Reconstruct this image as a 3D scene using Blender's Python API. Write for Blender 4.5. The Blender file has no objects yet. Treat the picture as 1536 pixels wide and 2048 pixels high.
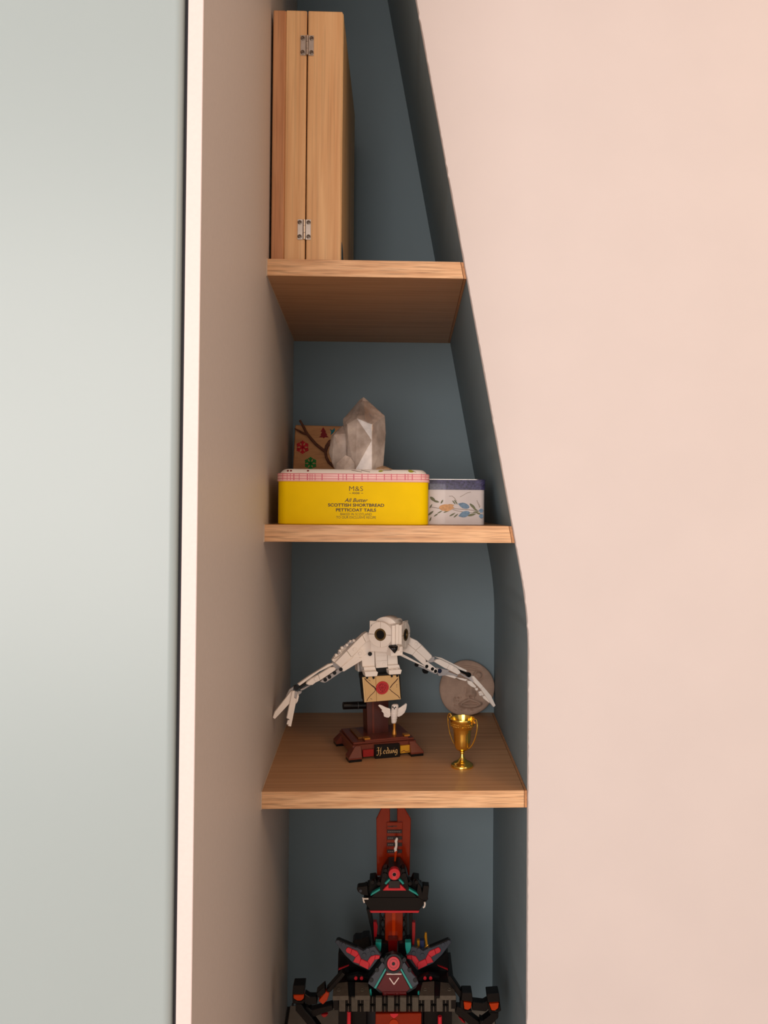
import bpy, bmesh, math, random
from mathutils import Vector, Matrix
random.seed(7)
sc = bpy.context.scene
COL = sc.collection

# ------------------------------------------------------------------ camera
F = 1600.0
PITCH, ROLL, YAW = 0.0184814, 0.0067763, 0.0331938
CAM = Vector((0.1674121, -1.0, 0.0024272))
CU, CV = 850.611, 992.793
_cy, _sy, _cp, _sp = math.cos(YAW), math.sin(YAW), math.cos(PITCH), math.sin(PITCH)
FWD = Vector((_sy * _cp, _cy * _cp, _sp))
_r0 = Vector((_cy, -_sy, 0)); _u0 = _r0.cross(FWD)
RGT = math.cos(ROLL) * _r0 + math.sin(ROLL) * _u0
UPV = -math.sin(ROLL) * _r0 + math.cos(ROLL) * _u0
cd = bpy.data.cameras.new('camera'); cam = bpy.data.objects.new('camera', cd); COL.objects.link(cam)
cd.sensor_fit = 'AUTO'; cd.sensor_width = 36.0
cd.lens = F / 2048.0 * 36.0
cd.shift_x = (768 - CU) / 2048.0
cd.shift_y = (CV - 1024) / 2048.0
cd.clip_start = 0.01
cam.matrix_world = Matrix((( RGT.x, UPV.x, -FWD.x, CAM.x), (RGT.y, UPV.y, -FWD.y, CAM.y), (RGT.z, UPV.z, -FWD.z, CAM.z), (0, 0, 0, 1)))
sc.camera = cam

# ------------------------------------------------------------------ world, lights, exposure
w = bpy.data.worlds.new('room_light'); sc.world = w; w.use_nodes = True
bg = w.node_tree.nodes['Background']; bg.inputs[0].default_value = (1.0, 0.90, 0.82, 1); bg.inputs[1].default_value = 0.66

def area(name, loc, target, sx, sy, power, color):
    d = bpy.data.lights.new(name, 'AREA'); d.shape = 'RECTANGLE'; d.size = sx; d.size_y = sy
    d.energy = power; d.color = color
    o = bpy.data.objects.new(name, d); COL.objects.link(o); o.location = loc
    o.rotation_euler = (Vector(target) - Vector(loc)).to_track_quat('-Z', 'Y').to_euler()
    return o
area('window_daylight', (-0.85, -3.3, 0.25), (0.20, 0, 0.0), 2.4, 1.9, 90, (1.0, 0.91, 0.86))
area('ceiling_lamp', (1.5, -1.3, 0.9), (0.9, 0, 0.3), 0.5, 0.5, 8, (1.0, 0.60, 0.28))

sc.view_settings.view_transform = 'Standard'
sc.view_settings.look = 'None'
sc.view_settings.exposure = 0.0
sc.view_settings.gamma = 1.0
sc.view_settings.use_curve_mapping = False

# ------------------------------------------------------------------ measuring helpers (a ray met with a real plane)
def ray(u, v):
    return (FWD + RGT * ((u - CU) / F) - UPV * ((v - CV) / F)).normalized()
class Plane:
    """vertical plane through p; yaw turns its normal from -y (0) towards +x (90), tilt leans its top back"""
    def __init__(s, p, yaw=0.0, tilt=0.0):
        a = math.radians(yaw); t = math.radians(tilt)
        h = Vector((math.sin(a), -math.cos(a), 0))
        s.n = (h * math.cos(t) + Vector((0, 0, 1)) * math.sin(t)).normalized()
        s.t = Vector((math.cos(a), math.sin(a), 0))
        s.b = s.n.cross(s.t)
        if s.b.z < 0: s.b = -s.b
        s.p = Vector(p); s.yaw = yaw; s.tilt = tilt
    def at(s, u, v, off=0.0):
        d = ray(u, v); q = s.p + s.n * off
        return CAM + d * ((q - CAM).dot(s.n) / d.dot(s.n))
    def off(s, o):
        r = Plane(s.p + s.n * o, s.yaw, s.tilt); return r
    def scale(s, u, v):
        return (s.at(u + 0.5, v) - s.at(u - 0.5, v)).length
def on_level(u, v, z):
    d = ray(u, v); return CAM + d * ((z - CAM.z) / d.z)
def flat(y): return Plane((0, y, 0))

# ------------------------------------------------------------------ materials
def lin(c):
    return tuple(((x / 255.0) / 12.92 if x / 255.0 <= 0.04045 else ((x / 255.0 + 0.055) / 1.055) ** 2.4) for x in c)
MATS = {}
def mat(name, rgb, rough=0.5, metal=0.0, var=0.05, nscale=60.0, bump=0.0, spec=0.5, trans=0.0, ior=1.5, coat=0.0):
    m = bpy.data.materials.new(name); m.use_nodes = True; nt = m.node_tree
    b = nt.nodes['Principled BSDF']; c = lin(rgb)
    tc = nt.nodes.new('ShaderNodeTexCoord')
    nz = nt.nodes.new('ShaderNodeTexNoise'); nz.inputs['Scale'].default_value = nscale; nz.inputs['Detail'].default_value = 3
    nt.links.new(tc.outputs['Object'], nz.inputs['Vector'])
    rp = nt.nodes.new('ShaderNodeValToRGB')
    rp.color_ramp.elements[0].color = tuple(x * (1 - var) for x in c) + (1,)
    rp.color_ramp.elements[1].color = tuple(min(1, x * (1 + var)) for x in c) + (1,)
    rp.color_ramp.elements[0].position = 0.3; rp.color_ramp.elements[1].position = 0.7
    nt.links.new(nz.outputs['Fac'], rp.inputs['Fac']); nt.links.new(rp.outputs['Color'], b.inputs['Base Color'])
    b.inputs['Roughness'].default_value = rough; b.inputs['Metallic'].default_value = metal
    b.inputs['Specular IOR Level'].default_value = spec; b.inputs['IOR'].default_value = ior
    b.inputs['Transmission Weight'].default_value = trans; b.inputs['Coat Weight'].default_value = coat
    if bump:
        bp = nt.nodes.new('ShaderNodeBump'); bp.inputs['Strength'].default_value = bump; bp.inputs['Distance'].default_value = 0.001
        nt.links.new(nz.outputs['Fac'], bp.inputs['Height']); nt.links.new(bp.outputs['Normal'], b.inputs['Normal'])
    MATS[name] = m; return m
def wood(name, light, dark, axis, scale, stretch, rough=0.5, pore=0.35, knots=0.0):
    """grain streaks running along one axis of the thing"""
    m = bpy.data.materials.new(name); m.use_nodes = True; nt = m.node_tree; L = nt.links
    b = nt.nodes['Principled BSDF']
    tc = nt.nodes.new('ShaderNodeTexCoord'); mp = nt.nodes.new('ShaderNodeMapping')
    s = [scale] * 3; s[axis] = scale / stretch; mp.inputs['Scale'].default_value = s
    L.new(tc.outputs['Object'], mp.inputs['Vector'])
    n1 = nt.nodes.new('ShaderNodeTexNoise'); n1.inputs['Scale'].default_value = 1; n1.inputs['Detail'].default_value = 3; n1.inputs['Distortion'].default_value = 0.3
    L.new(mp.outputs['Vector'], n1.inputs['Vector'])
    mp2 = nt.nodes.new('ShaderNodeMapping'); s2 = [scale * 5] * 3; s2[axis] = scale * 5 / (stretch * 3.0); mp2.inputs['Scale'].default_value = s2
    L.new(tc.outputs['Object'], mp2.inputs['Vector'])
    n2 = nt.nodes.new('ShaderNodeTexNoise'); n2.inputs['Scale'].default_value = 1; n2.inputs['Detail'].default_value = 2
    L.new(mp2.outputs['Vector'], n2.inputs['Vector'])
    r1 = nt.nodes.new('ShaderNodeValToRGB'); e = r1.color_ramp.elements
    e[0].color = lin(dark) + (1,); e[1].color = lin(light) + (1,); e[0].position = 0.32; e[1].position = 0.62
    L.new(n1.outputs['Fac'], r1.inputs['Fac'])
    r2 = nt.nodes.new('ShaderNodeValToRGB'); e = r2.color_ramp.elements
    e[0].color = (1 - pore,) * 3 + (1,); e[1].color = (1, 1, 1, 1); e[0].position = 0.36; e[1].position = 0.50
    L.new(n2.outputs['Fac'], r2.inputs['Fac'])
    mx = nt.nodes.new('ShaderNodeMix'); mx.data_type = 'RGBA'; mx.blend_type = 'MULTIPLY'; mx.inputs[0].default_value = 1
    L.new(r1.outputs['Color'], mx.inputs[6]); L.new(r2.outputs['Color'], mx.inputs[7])
    L.new(mx.outputs[2], b.inputs['Base Color'])
    b.inputs['Roughness'].default_value = rough
    bp = nt.nodes.new('ShaderNodeBump'); bp.inputs['Strength'].default_value = 0.15; bp.inputs['Distance'].default_value = 0.0006
    L.new(n2.outputs['Fac'], bp.inputs['Height']); L.new(bp.outputs['Normal'], b.inputs['Normal'])
    MATS[name] = m; return m

wall_white = mat('wall_white_paint', (214, 204, 201), 0.8, var=0.015, nscale=9, bump=0.05)
wall_blue = mat('slate_blue_paint', (116, 134, 142), 0.65, var=0.02, nscale=15, bump=0.03)
panel_brown = mat('greige_laminate', (195, 184, 175), 0.55, var=0.02, nscale=220, bump=0.04)
door_mint = mat('mint_lacquer', (161, 175, 177), 0.35, var=0.008, nscale=8)
edge_white = mat('white_edge_paint', (228, 213, 209), 0.5, var=0.02, nscale=300, bump=0.1)
gap_dark = mat('gap_shade', (40, 38, 44), 0.7)
oak = wood('oak_veneer', (204, 156, 112), (184, 136, 94), 0, 150, 40, 0.45, 0.16)
oak_edge = wood('oak_edge_band', (234, 188, 142), (204, 152, 106), 0, 240, 18, 0.5, 0.38)
oak_dark = mat('oak_end_grain', (186, 132, 88), 0.6, var=0.2, nscale=300)
pine = wood('pine_light', (232, 188, 136), (212, 160, 108), 2, 70, 16, 0.5, 0.12)
pine_d = wood('pine_reddish', (210, 156, 112), (188, 130, 88), 2, 90, 14, 0.5, 0.15)
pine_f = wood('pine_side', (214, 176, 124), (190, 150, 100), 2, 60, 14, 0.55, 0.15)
steel = mat('nickel_plate', (196, 186, 176), 0.35, 1.0, nscale=200)
screw_m = mat('screw_metal', (120, 108, 98), 0.35, 1.0)
teal_dark = mat('dark_teal_print', (40, 66, 74), 0.5)

# ------------------------------------------------------------------ mesh builder
class MB:
    def __init__(s): s.bm = bmesh.new(); s.mi = 0
    def face(s, vs):
        try:
            f = s.bm.faces.new(vs); f.material_index = s.mi; return f
        except ValueError: return None
    def loops(s, rings, cap0=True, cap1=True, closed=True):
        R = [[s.bm.verts.new(p) for p in r] for r in rings]
        n = len(R[0])
        for a, b in zip(R[:-1], R[1:]):
            for i in range(n if closed else n - 1):
                s.face([a[i], a[(i + 1) % n], b[(i + 1) % n], b[i]])
        if cap0: s.face(R[0][::-1])
        if cap1: s.face(R[-1])
        return s
    def prism(s, front, vec):
        """polygon of world points pushed along vec"""
        v = Vector(vec); s.loops([[Vector(p) for p in front], [Vector(p) + v for p in front]]); return s
    def trace(s, pl, pts, thick, off=0.0, shrink=0.0):
        P = [pl.at(u, v, off) for u, v in pts]; return s.prism(P, -pl.n * thick)
    def box(s, c, size, M=None):
        c = Vector(c); h = Vector(size) / 2
        P = [Vector((sx * h.x, sy * h.y, sz * h.z)) for sx, sy, sz in ((-1,-1,-1),(1,-1,-1),(1,1,-1),(-1,1,-1),(-1,-1,1),(1,-1,1),(1,1,1),(-1,1,1))]
        P = [(M @ (c + p)) if M else c + p for p in P]
        s.loops([P[:4], P[4:]]); return s
    def cyl(s, a, b, r0, r1=None, seg=16, caps=True):
        a = Vector(a); b = Vector(b); r1 = r0 if r1 is None else r1
        d = (b - a).normalized(); x = d.orthogonal().normalized(); y = d.cross(x)
        ring = lambda c, r: [c + (x * math.cos(2 * math.pi * i / seg) + y * math.sin(2 * math.pi * i / seg)) * r for i in range(seg)]
        s.loops([ring(a, r0), ring(b, r1)], caps, caps); return s
    def tube(s, pts, r, seg=8):
        pts = [Vector(p) for p in pts]; rings = []; x = None
        for i, p in enumerate(pts):
            d = (pts[min(i + 1, len(pts) - 1)] - pts[max(i - 1, 0)]).normalized()
            if x is None: x = d.orthogonal().normalized()
            x = (x - d * x.dot(d)).normalized(); y = d.cross(x)
            rr = r[i] if isinstance(r, (list, tuple)) else r
            rings.append([p + (x * math.cos(2 * math.pi * k / seg) + y * math.sin(2 * math.pi * k / seg)) * rr for k in range(seg)])
        s.loops(rings); return s
    def lathe(s, c, prof, seg=40, caps=(True, True)):
        c = Vector(c)
        s.loops([[c + Vector((r * math.cos(2 * math.pi * i / seg), r * math.sin(2 * math.pi * i / seg), z)) for i in range(seg)] for r, z in prof], *caps); return s
    def disc(s, pl, u, v, r, thick, off=0.0, seg=28, rin=0.0):
        """a round plate of radius r in the plane"""
        c = pl.at(u, v, off) if u is not None else pl.p + pl.n * off
        ring = lambda rr, o: [c - pl.n * o + (pl.t * math.cos(2 * math.pi * i / seg) + pl.b * math.sin(2 * math.pi * i / seg)) * rr for i in range(seg)]
        if rin > 0:
            s.loops([ring(rin, thick), ring(rin, 0), ring(r, 0), ring(r, thick), ring(rin, thick)], False, False)
            bmesh.ops.remove_doubles(s.bm, verts=s.bm.verts[:], dist=1e-7)
        else: s.loops([ring(r, 0), ring(r, thick)])
        return s
    def bar(s, pl, a, b, wpx, thick, off=0.0):
        """a straight slat between two measured points, wpx wide"""
        p, q = pl.at(*a, off), pl.at(*b, off); k = pl.scale(*a); d = (q - p).normalized(); n = d.cross(pl.n) * (wpx * k / 2)
        return s.prism([p + n, q + n, q - n, p - n], -pl.n * thick)
    def hull(s, pts):
        vs = [s.bm.verts.new(p) for p in pts]
        r = bmesh.ops.convex_hull(s.bm, input=vs)
        dead = [g for g in r['geom_interior'] if isinstance(g, bmesh.types.BMVert)]
        bmesh.ops.delete(s.bm, geom=dead, context='VERTS'); return s
    def build(s, name, mats, parent=None, bevel=0.0, smooth=False, segs=1, sharp=35):
        bm = s.bm
        bmesh.ops.recalc_face_normals(bm, faces=bm.faces[:])
        if bevel > 0:
            es = [e for e in bm.edges if e.is_manifold and e.calc_face_angle(0) > math.radians(30)]
            bmesh.ops.bevel(bm, geom=es, offset=bevel, segments=segs, profile=0.6, affect='EDGES', clamp_overlap=True)
        root = parent
        while root is not None and root.parent is not None: root = root.parent
        o0 = ORIGIN[root.name] if root is not None else Vector((0, 0, 0))
        me = bpy.data.meshes.new(name)
        for v in bm.verts: v.co -= o0
        if smooth:
            for f in bm.faces: f.smooth = True
            for e in bm.edges:
                if e.is_manifold and e.calc_face_angle(0) > math.radians(sharp): e.smooth = False
        bm.to_mesh(me); bm.free()
        for m in (mats if isinstance(mats, (list, tuple)) else [mats]): me.materials.append(m)
        o = bpy.data.objects.new(name, me); COL.objects.link(o)
        if parent is not None: o.parent = parent
        else: ORIGIN[o.name] = Vector((0, 0, 0))
        return o
ORIGIN = {}
def thing(name, label, cat, loc, group=None):
    o = bpy.data.objects.new(name, None); COL.objects.link(o); o.location = loc
    o.empty_display_size = 0.03
    ORIGIN[o.name] = Vector(loc); o['label'] = label; o['category'] = cat
    if group: o['group'] = group
    return o
def struct(o): o['kind'] = 'structure'; return o
def lab(o, t): o['label'] = t; return o
def text_on(pl, string, u, v, width_px, height_px, name, material, parent, off=0.0002, shear=0.0, bold=0.0, thick=0.0002):
    c = bpy.data.curves.new('lettering', 'FONT'); c.body = string; c.shear = shear; c.offset = bold
    c.extrude = 0.0; c.resolution_u = 3
    o = bpy.data.objects.new('lettering', c); COL.objects.link(o)
    dg = bpy.context.evaluated_depsgraph_get(); me = bpy.data.meshes.new_from_object(o.evaluated_get(dg))
    bpy.data.objects.remove(o); 
    xs = [q.co.x for q in me.vertices]; ys = [q.co.y for q in me.vertices]
    k = pl.scale(u, v); sx = width_px * k / (max(xs) - min(xs)); sy = height_px * k / (max(ys) - min(ys))
    cx, cy = (max(xs) + min(xs)) / 2, (max(ys) + min(ys)) / 2
    p = pl.at(u, v, off); mb = MB(); V = [mb.bm.verts.new(p + pl.t * ((q.co.x - cx) * sx) + pl.b * ((q.co.y - cy) * sy)) for q in me.vertices]
    for f in me.polygons: mb.face([V[i] for i in f.vertices])
    bpy.data.meshes.remove(me)
    r = bmesh.ops.extrude_face_region(mb.bm, geom=mb.bm.faces[:])
    for g in r['geom']:
        if isinstance(g, bmesh.types.BMVert): g.co -= pl.n * thick
    return mb.build(name, material, parent)

# ------------------------------------------------------------------ setting
D, W = 0.38749, 0.33053
Z1, Z2, Z3, TH = 0.31660, -0.01564, -0.34529, 0.02111
YS, ZB, SL = -0.39391, -0.13821, 0.18887
KL, KR = -0.041862, 0.010544
ZLOW = -0.842                      # top of the bottom board
ZTOP, ZFLOOR = 0.95, -1.35
def xl(y): return KL * y
def xr(z, y=0.0):
    """right boundary of the niche: upright, a short curve, then the slope"""
    b = ZB + 0.012; r = 0.05
    d = z - b
    if d < -r: s = 0
    elif d > r: s = d
    else: s = (d + r) ** 2 / (4 * r)
    return W - SL * s + KR * y

m = MB(); m.box((0.15, D + 0.02, -0.2), (0.9, 0.04, 2.3)); struct(m.build('wall_back', wall_blue))
# partition on the right: white face, blue reveal, a little ragged along the cut edge
zs = [ZFLOOR + i * (ZTOP - ZFLOOR) / 460 for i in range(461)]
m = MB(); bm = m.bm
rows = []
for z in zs:
    j = random.uniform(-1, 1) * 0.00025 + (random.random() < 0.06) * random.uniform(-0.0010, 0.0002)
    rows.append([bm.verts.new((xr(z, D), D - 0.0002, z)), bm.verts.new((xr(z), 0.003, z)), bm.verts.new((xr(z) + 0.0003 + j, -0.0006, z)),
                 bm.verts.new((xr(z) + 0.0011 + j, -0.003, z)), bm.verts.new((1.5, -0.003, z))])
for a, b in zip(rows[:-1], rows[1:]):
    for i in range(4):
        f = bm.faces.new([a[i], a[i + 1], b[i + 1], b[i]]); f.material_index = 1 if i == 0 else 0
        f.smooth = (i == 0)
back0 = [bm.verts.new((1.5, D, ZFLOOR)), bm.verts.new((1.5, D, ZTOP))]
for f in bm.faces: f.normal_update()
struct(m.build('wall_right', [wall_white, wall_blue]))
m = MB(); m.box((0.2, -1.3, ZFLOOR - 0.02), (3.4, 3.6, 0.04)); struct(m.build('floor', wood('floor_oak', (190, 150, 110), (150, 108, 74), 0, 20, 8)))
m = MB(); m.box((0.2, -0.7, ZTOP + 0.02), (3.4, 2.4, 0.04)); struct(m.build('ceiling', wall_white))

# wardrobe on the left
wd = thing('wardrobe', 'tall pale mint wardrobe with white front edge and greige side panel', 'wardrobe', (-0.2, YS, ZFLOOR))
hz = (ZFLOOR, ZTOP - 0.001)
def upright(pts, z0, z1):
    return [[Vector((x, y, z0)) for x, y in pts], [Vector((x, y, z1)) for x, y in pts]]
# right edge of the white strip is the panel's front corner
xE = xl(YS); PT = 0.0116
m = MB(); m.loops(upright([(xl(D) , D), (xE, YS + 0.001), (xE - PT, YS + 0.001), (xl(D) - PT, D)], *hz)); m.build('side_panel', panel_brown, wd)
m = MB(); m.loops(upright([(xE, YS), (xE, YS + 0.001), (xE - PT, YS + 0.001), (xE - PT, YS)], *hz)); lab(m.build('edge_strip', edge_white, wd, 0.0006), 'white painted front edge strip')
m = MB(); m.loops(upright([(xE - PT - 0.0001, YS + 0.004), (xE - PT - 0.0001, YS + 0.03), (xE - PT - 0.006, YS + 0.03), (xE - PT - 0.006, YS + 0.004)], *hz)); lab(m.build('seal', gap_dark, wd), 'dark strip in place of the shaded gap beside the door')  # dark strip stands in for shade in the open gap, no real seal
# door leaf with a rounded edge
xD = xE - PT - 0.0030; R = 0.006
pts = [(-0.75, YS - 0.004), (-0.75, YS + 0.018)] + [(xD, YS + 0.018)] + [(xD - R + R * math.cos(a), YS - 0.004 + R - R * math.sin(a)) for a in [i * math.pi / 2 / 8 for i in range(9)]]
m = MB(); m.loops(upright(pts, *hz)); lab(m.build('door', door_mint, wd, smooth=True), 'pale mint door leaf with rounded edge')

# oak shelves
def shelf(z, label):
    t = thing('oak_shelf', label, 'shelf', (xl(0), 0, z - TH), 'oak shelves in the niche')
    xa, xb = 0.0006, xr(z) - 0.0042
    xb0, xb1 = xr(z) - 0.0040, xr(z - TH) - 0.0040
    f = [(xl(0) + 0.0012, z), (xb0, z), (xb1, z - TH), (xl(0) + 0.0012, z - TH)]
    b = [(xl(D) + 0.0012, z), (xb0 + KR * D, z), (xb1 + KR * D, z - TH), (xl(D) + 0.0012, z - TH)]
    m = MB(); m.loops([[Vector((x, 0.001, zz)) for x, zz in f], [Vector((x, D - 0.0003, zz)) for x, zz in b]]); m.build('board', oak, t)
    m = MB(); m.loops([[Vector((x, 0.0, zz)) for x, zz in f], [Vector((x, 0.0009, zz)) for x, zz in f]]); m.build('edge_band', oak_edge, t, 0.0003)
    m = MB()
    g = [(xb0 + 0.0006, z - 0.0002), (xb0 + 0.0037, z - 0.0002), (xb1 + 0.0037, z - TH), (xb1 + 0.0006, z - TH)]
    m.loops([[Vector((x, 0.0006, zz)) for x, zz in g], [Vector((x + KR * D, D - 0.0003, zz)) for x, zz in g]]); lab(m.build('filler_strip', oak_dark, t), 'narrow oak filler strip at the sloping end')
    m = MB()
    g = [(0.0002, z + 0.0004), (0.0012, z + 0.0004), (0.0012, z - TH - 0.0006), (0.0002, z - TH - 0.0006)]
    m.loops([[Vector((x, -0.0003, zz)) for x, zz in g], [Vector((x + xl(D), D - 0.0003, zz)) for x, zz in g]]); lab(m.build('sealant_bead', mat('pale_sealant', (214, 196, 176), 0.5), t), 'thin pale sealant bead along the panel')
    return t
shelf(Z1, 'highest oak shelf, carrying the hinged wooden box')
shelf(Z2, 'middle oak shelf, carrying the yellow biscuit tin')
shelf(Z3, 'lowest oak shelf, carrying the white brick owl and gold cup')
t = thing('bottom_board', 'pale board at the bottom of the niche under the brick tower', 'shelf', (0, 0, ZLOW - TH))
m = MB(); f = [(xl(0) + 0.005, 0.0), (W - 0.001, 0.0), (W + KR * D - 0.001, D - 0.0005), (xl(D) + 0.005, D - 0.0005)]
m.loops([[Vector((x, y, ZLOW - TH)) for x, y in f], [Vector((x, y, ZLOW)) for x, y in f]]); m.build('board', mat('cream_laminate', (190, 172, 152), 0.5), t, 0.001)
m = MB(); m.loops([[Vector((x, y, ZLOW - TH)) for x, y in ((xl(0)+.0003,0.001),(xl(0)+.0048,0.001),(xl(D)+.0048,D-.0005),(xl(D)+.0003,D-.0005))], [Vector((x, y, ZLOW-.002)) for x, y in ((xl(0)+.0003,0.001),(xl(0)+.0048,0.001),(xl(D)+.0048,D-.0005),(xl(D)+.0003,D-.0005))]])
lab(m.build('side_strip', mat('dark_gap_strip', (60, 54, 50), 0.8), t), 'dark narrow strip beside the panel')
# ==== OBJECTS ====
def rrect(x0, x1, y0, y1, r, z, n=6):
    P = []
    for cx, cy, a0 in ((x1 - r, y0 + r, -90), (x1 - r, y1 - r, 0), (x0 + r, y1 - r, 90), (x0 + r, y0 + r, 180)):
        for i in range(n + 1):
            a = math.radians(a0 + 90 * i / n); P.append(Vector((cx + r * math.cos(a), cy + r * math.sin(a), z)))
    return P

# ------------------------------------------------------------------ hinged wooden box on the highest shelf
pf = flat(0.022)
def P0(u, v, y): return flat(y).at(u, v)
xA, xB, xC, xG0, xG1 = P0(541.5, 519, 0.022).x, P0(567, 519, .022).x, P0(681, 519, .022).x, P0(609.3, 519, .022).x, P0(611.6, 519, .022).x
zT = P0(620, 21, .022).z; yB = 0.292
bx = thing('hinged_wooden_box', 'tall pine box standing on edge with two metal hinges', 'box', ((xA + xC) / 2, 0.15, Z1))
h1 = MB().box(((xB + xG0) / 2, (0.022 + yB) / 2, (Z1 + zT) / 2), (xG0 - xB - 0.0002, yB - 0.022, zT - Z1)).build('box_half', pine, bx, 0.0012)
lab(MB().box(((xA + xB) / 2, (0.022 + yB) / 2, (Z1 + zT) / 2), (xB - xA, yB - 0.0221, zT - Z1 - 0.0006)).build('face_board', pine_d, h1, 0.0012), 'redder glued pine board')
h2 = MB().box(((xG1 + xC) / 2 , (0.022 + yB) / 2, (Z1 + zT) / 2), (xC - xG1, yB - 0.022, zT - Z1)).build('box_half', pine, bx, 0.0012)
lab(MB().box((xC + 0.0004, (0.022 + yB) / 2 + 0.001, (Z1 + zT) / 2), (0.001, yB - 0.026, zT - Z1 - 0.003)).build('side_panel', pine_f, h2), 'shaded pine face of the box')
m = MB(); c = Vector((xC + 0.0012, 0.0235, Z1 + 0.0005))
m.prism([c + Vector((0, 0.034 * math.cos(a), 0.030 * math.sin(a))) for a in [i * math.pi / 2 / 10 for i in range(11)]] + [c], (0.0003, 0, 0))
lab(m.build('printed_patch', teal_dark, h2), 'dark teal rounded printed patch')
for (u, v) in ((614.5, 91.5), (608.5, 459.5)):
    hp = flat(0.022)
    k = hp.scale(u, v); c = hp.at(u, v)
    m = MB(); zc = [-20, -7, 7, 20]
    for i in range(3):
        m.cyl(c + Vector((0, -0.0012, (zc[i] + 0.3) * k)), c + Vector((0, -0.0012, (zc[i + 1] - 0.3) * k)), 2.3 * k, seg=12)
    hg = m.build('hinge', steel, bx)
    for s in (-1, 1):
        m = MB(); m.box(c + Vector((s * 8.0 * k, -0.0005, 0)), (10.5 * k, 0.0008, 41 * k)); lf = m.build('hinge_leaf', steel, hg, 0.0002)
        for q in (-1, 1):
            m = MB(); a = c + Vector((s * 8.8 * k, -0.0009, q * 14.3 * k))
            m.lathe((0, 0, 0), [(4.4 * k, 0), (4.2 * k, 0.0006), (2.6 * k, 0.0008), (1.6 * k, 0.0003)], 16)
            bmesh.ops.transform(m.bm, matrix=Matrix.Translation(a) @ Matrix.Rotation(math.pi / 2, 4, 'X'), verts=m.bm.verts[:])
            for r in (0.5, 2.1):
                dx = Vector((math.cos(r), 0, math.sin(r))) * 2.0 * k; m.bar(Plane(a + Vector((0, -0.0004, 0))), (0, 0), (1, 1), 1, 0.0001) if False else None
            m.build('screw', screw_m, hg)

# ------------------------------------------------------------------ yellow biscuit tin
tin_y = mat('yellow_tin_print', (246, 208, 0), 0.5, var=0.04, nscale=25, spec=0.08)
lid_pink = mat('pink_lid_print', (240, 190, 186), 0.4, var=0.03, nscale=60, coat=0.2)
lid_white = mat('cream_lid_top', (236, 228, 220), 0.4, var=0.03, coat=0.2)
plaid = mat('rose_plaid_print', (205, 92, 108), 0.4)
ink = mat('dark_brown_ink', (62, 28, 12), 0.5)
y0 = 0.032; fp = flat(y0); zb = Z2 + 0.0002
x0, x1 = fp.at(553.8, 1000).x, fp.at(857.3, 1000).x
zt = fp.at(705, 961.5).z; z_sk0, z_sk1, z_top = fp.at(705, 963.5).z, fp.at(705, 947).z, fp.at(705, 938).z
y1 = y0 + 0.150
tin = thing('biscuit_tin', 'bright yellow biscuit tin with pink plaid lid on the middle shelf', 'tin', ((x0 + x1) / 2, (y0 + y1) / 2, zb))
m = MB(); m.loops([rrect(x0 + .0008, x1 - .0008, y0 + .0008, y1 - .0008, .012, zb), rrect(x0, x1, y0, y1, .012, zb + .001), rrect(x0, x1, y0, y1, .012, zt)])
m.build('tin_body', tin_y, tin, smooth=True)
e = 0.0012; m = MB()
m.loops([rrect(x0 - e, x1 + e, y0 - e, y1 + e, .013, z_sk0), rrect(x0 - e - .0004, x1 + e + .0004, y0 - e - .0004, y1 + e + .0004, .013, z_sk0 + .0008), rrect(x0 - e, x1 + e, y0 - e, y1 + e, .013, z_sk0 + .0016), rrect(x0 - e, x1 + e, y0 - e, y1 + e, .013, z_sk1 - .001), rrect(x0 - e + .0008, x1 + e - .0008, y0 - e + .0008, y1 + e - .0008, .012, z_sk1)], True, True)
lid = m.build('lid', lid_pink, tin, smooth=True)
m = MB(); q = 0.006
m.loops([rrect(x0 + .002, x1 - .002, y0 + .002, y1 - .002, .012, z_sk1 - .0002), rrect(x0 + .003, x1 - .003, y0 + .003, y1 - .003, .012, z_sk1 + .002), rrect(x0 + q, x1 - q, y0 + q, y1 - q, .012, z_top - .0008), rrect(x0 + q + .002, x1 - q - .002, y0 + q + .002, y1 - q - .002, .012, z_top)])
lab(m.build('lid_top', lid_white, lid, smooth=True), 'raised cream lid top')
lp = fp.off(e + 0.0002)
m = MB()
for zx in (118, 160, 190, 222, 272, 348, 372, 392, 420, 485, 638, 680, 712, 780, 857, 912, 990, 1065, 1130, 1182, 1258, 1285, 1325, 1410, 1447):
    wd_ = 2.1 if zx in (222, 348, 485, 638, 712, 780, 857, 1065, 1130, 1258, 1325) else 1.2
    u = 540 + zx / 4.655; m.trace(lp, [(u - wd_ / 2, 947.6), (u + wd_ / 2, 947.6), (u + wd_ / 2, 960.3), (u - wd_ / 2, 960.3)], 0.0001)
for zv in (948.4, 952.6, 958.0):
    z = fp.at(705, zv).z; ee = e + 0.0001; hh = 0.00036
    m.loops([rrect(x0 - ee, x1 + ee, y0 - ee, y1 + ee, .013, z - hh), rrect(x0 - ee, x1 + ee, y0 - ee, y1 + ee, .013, z + hh)], False, False)
m.build('plaid_print', plaid, lid)
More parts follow.
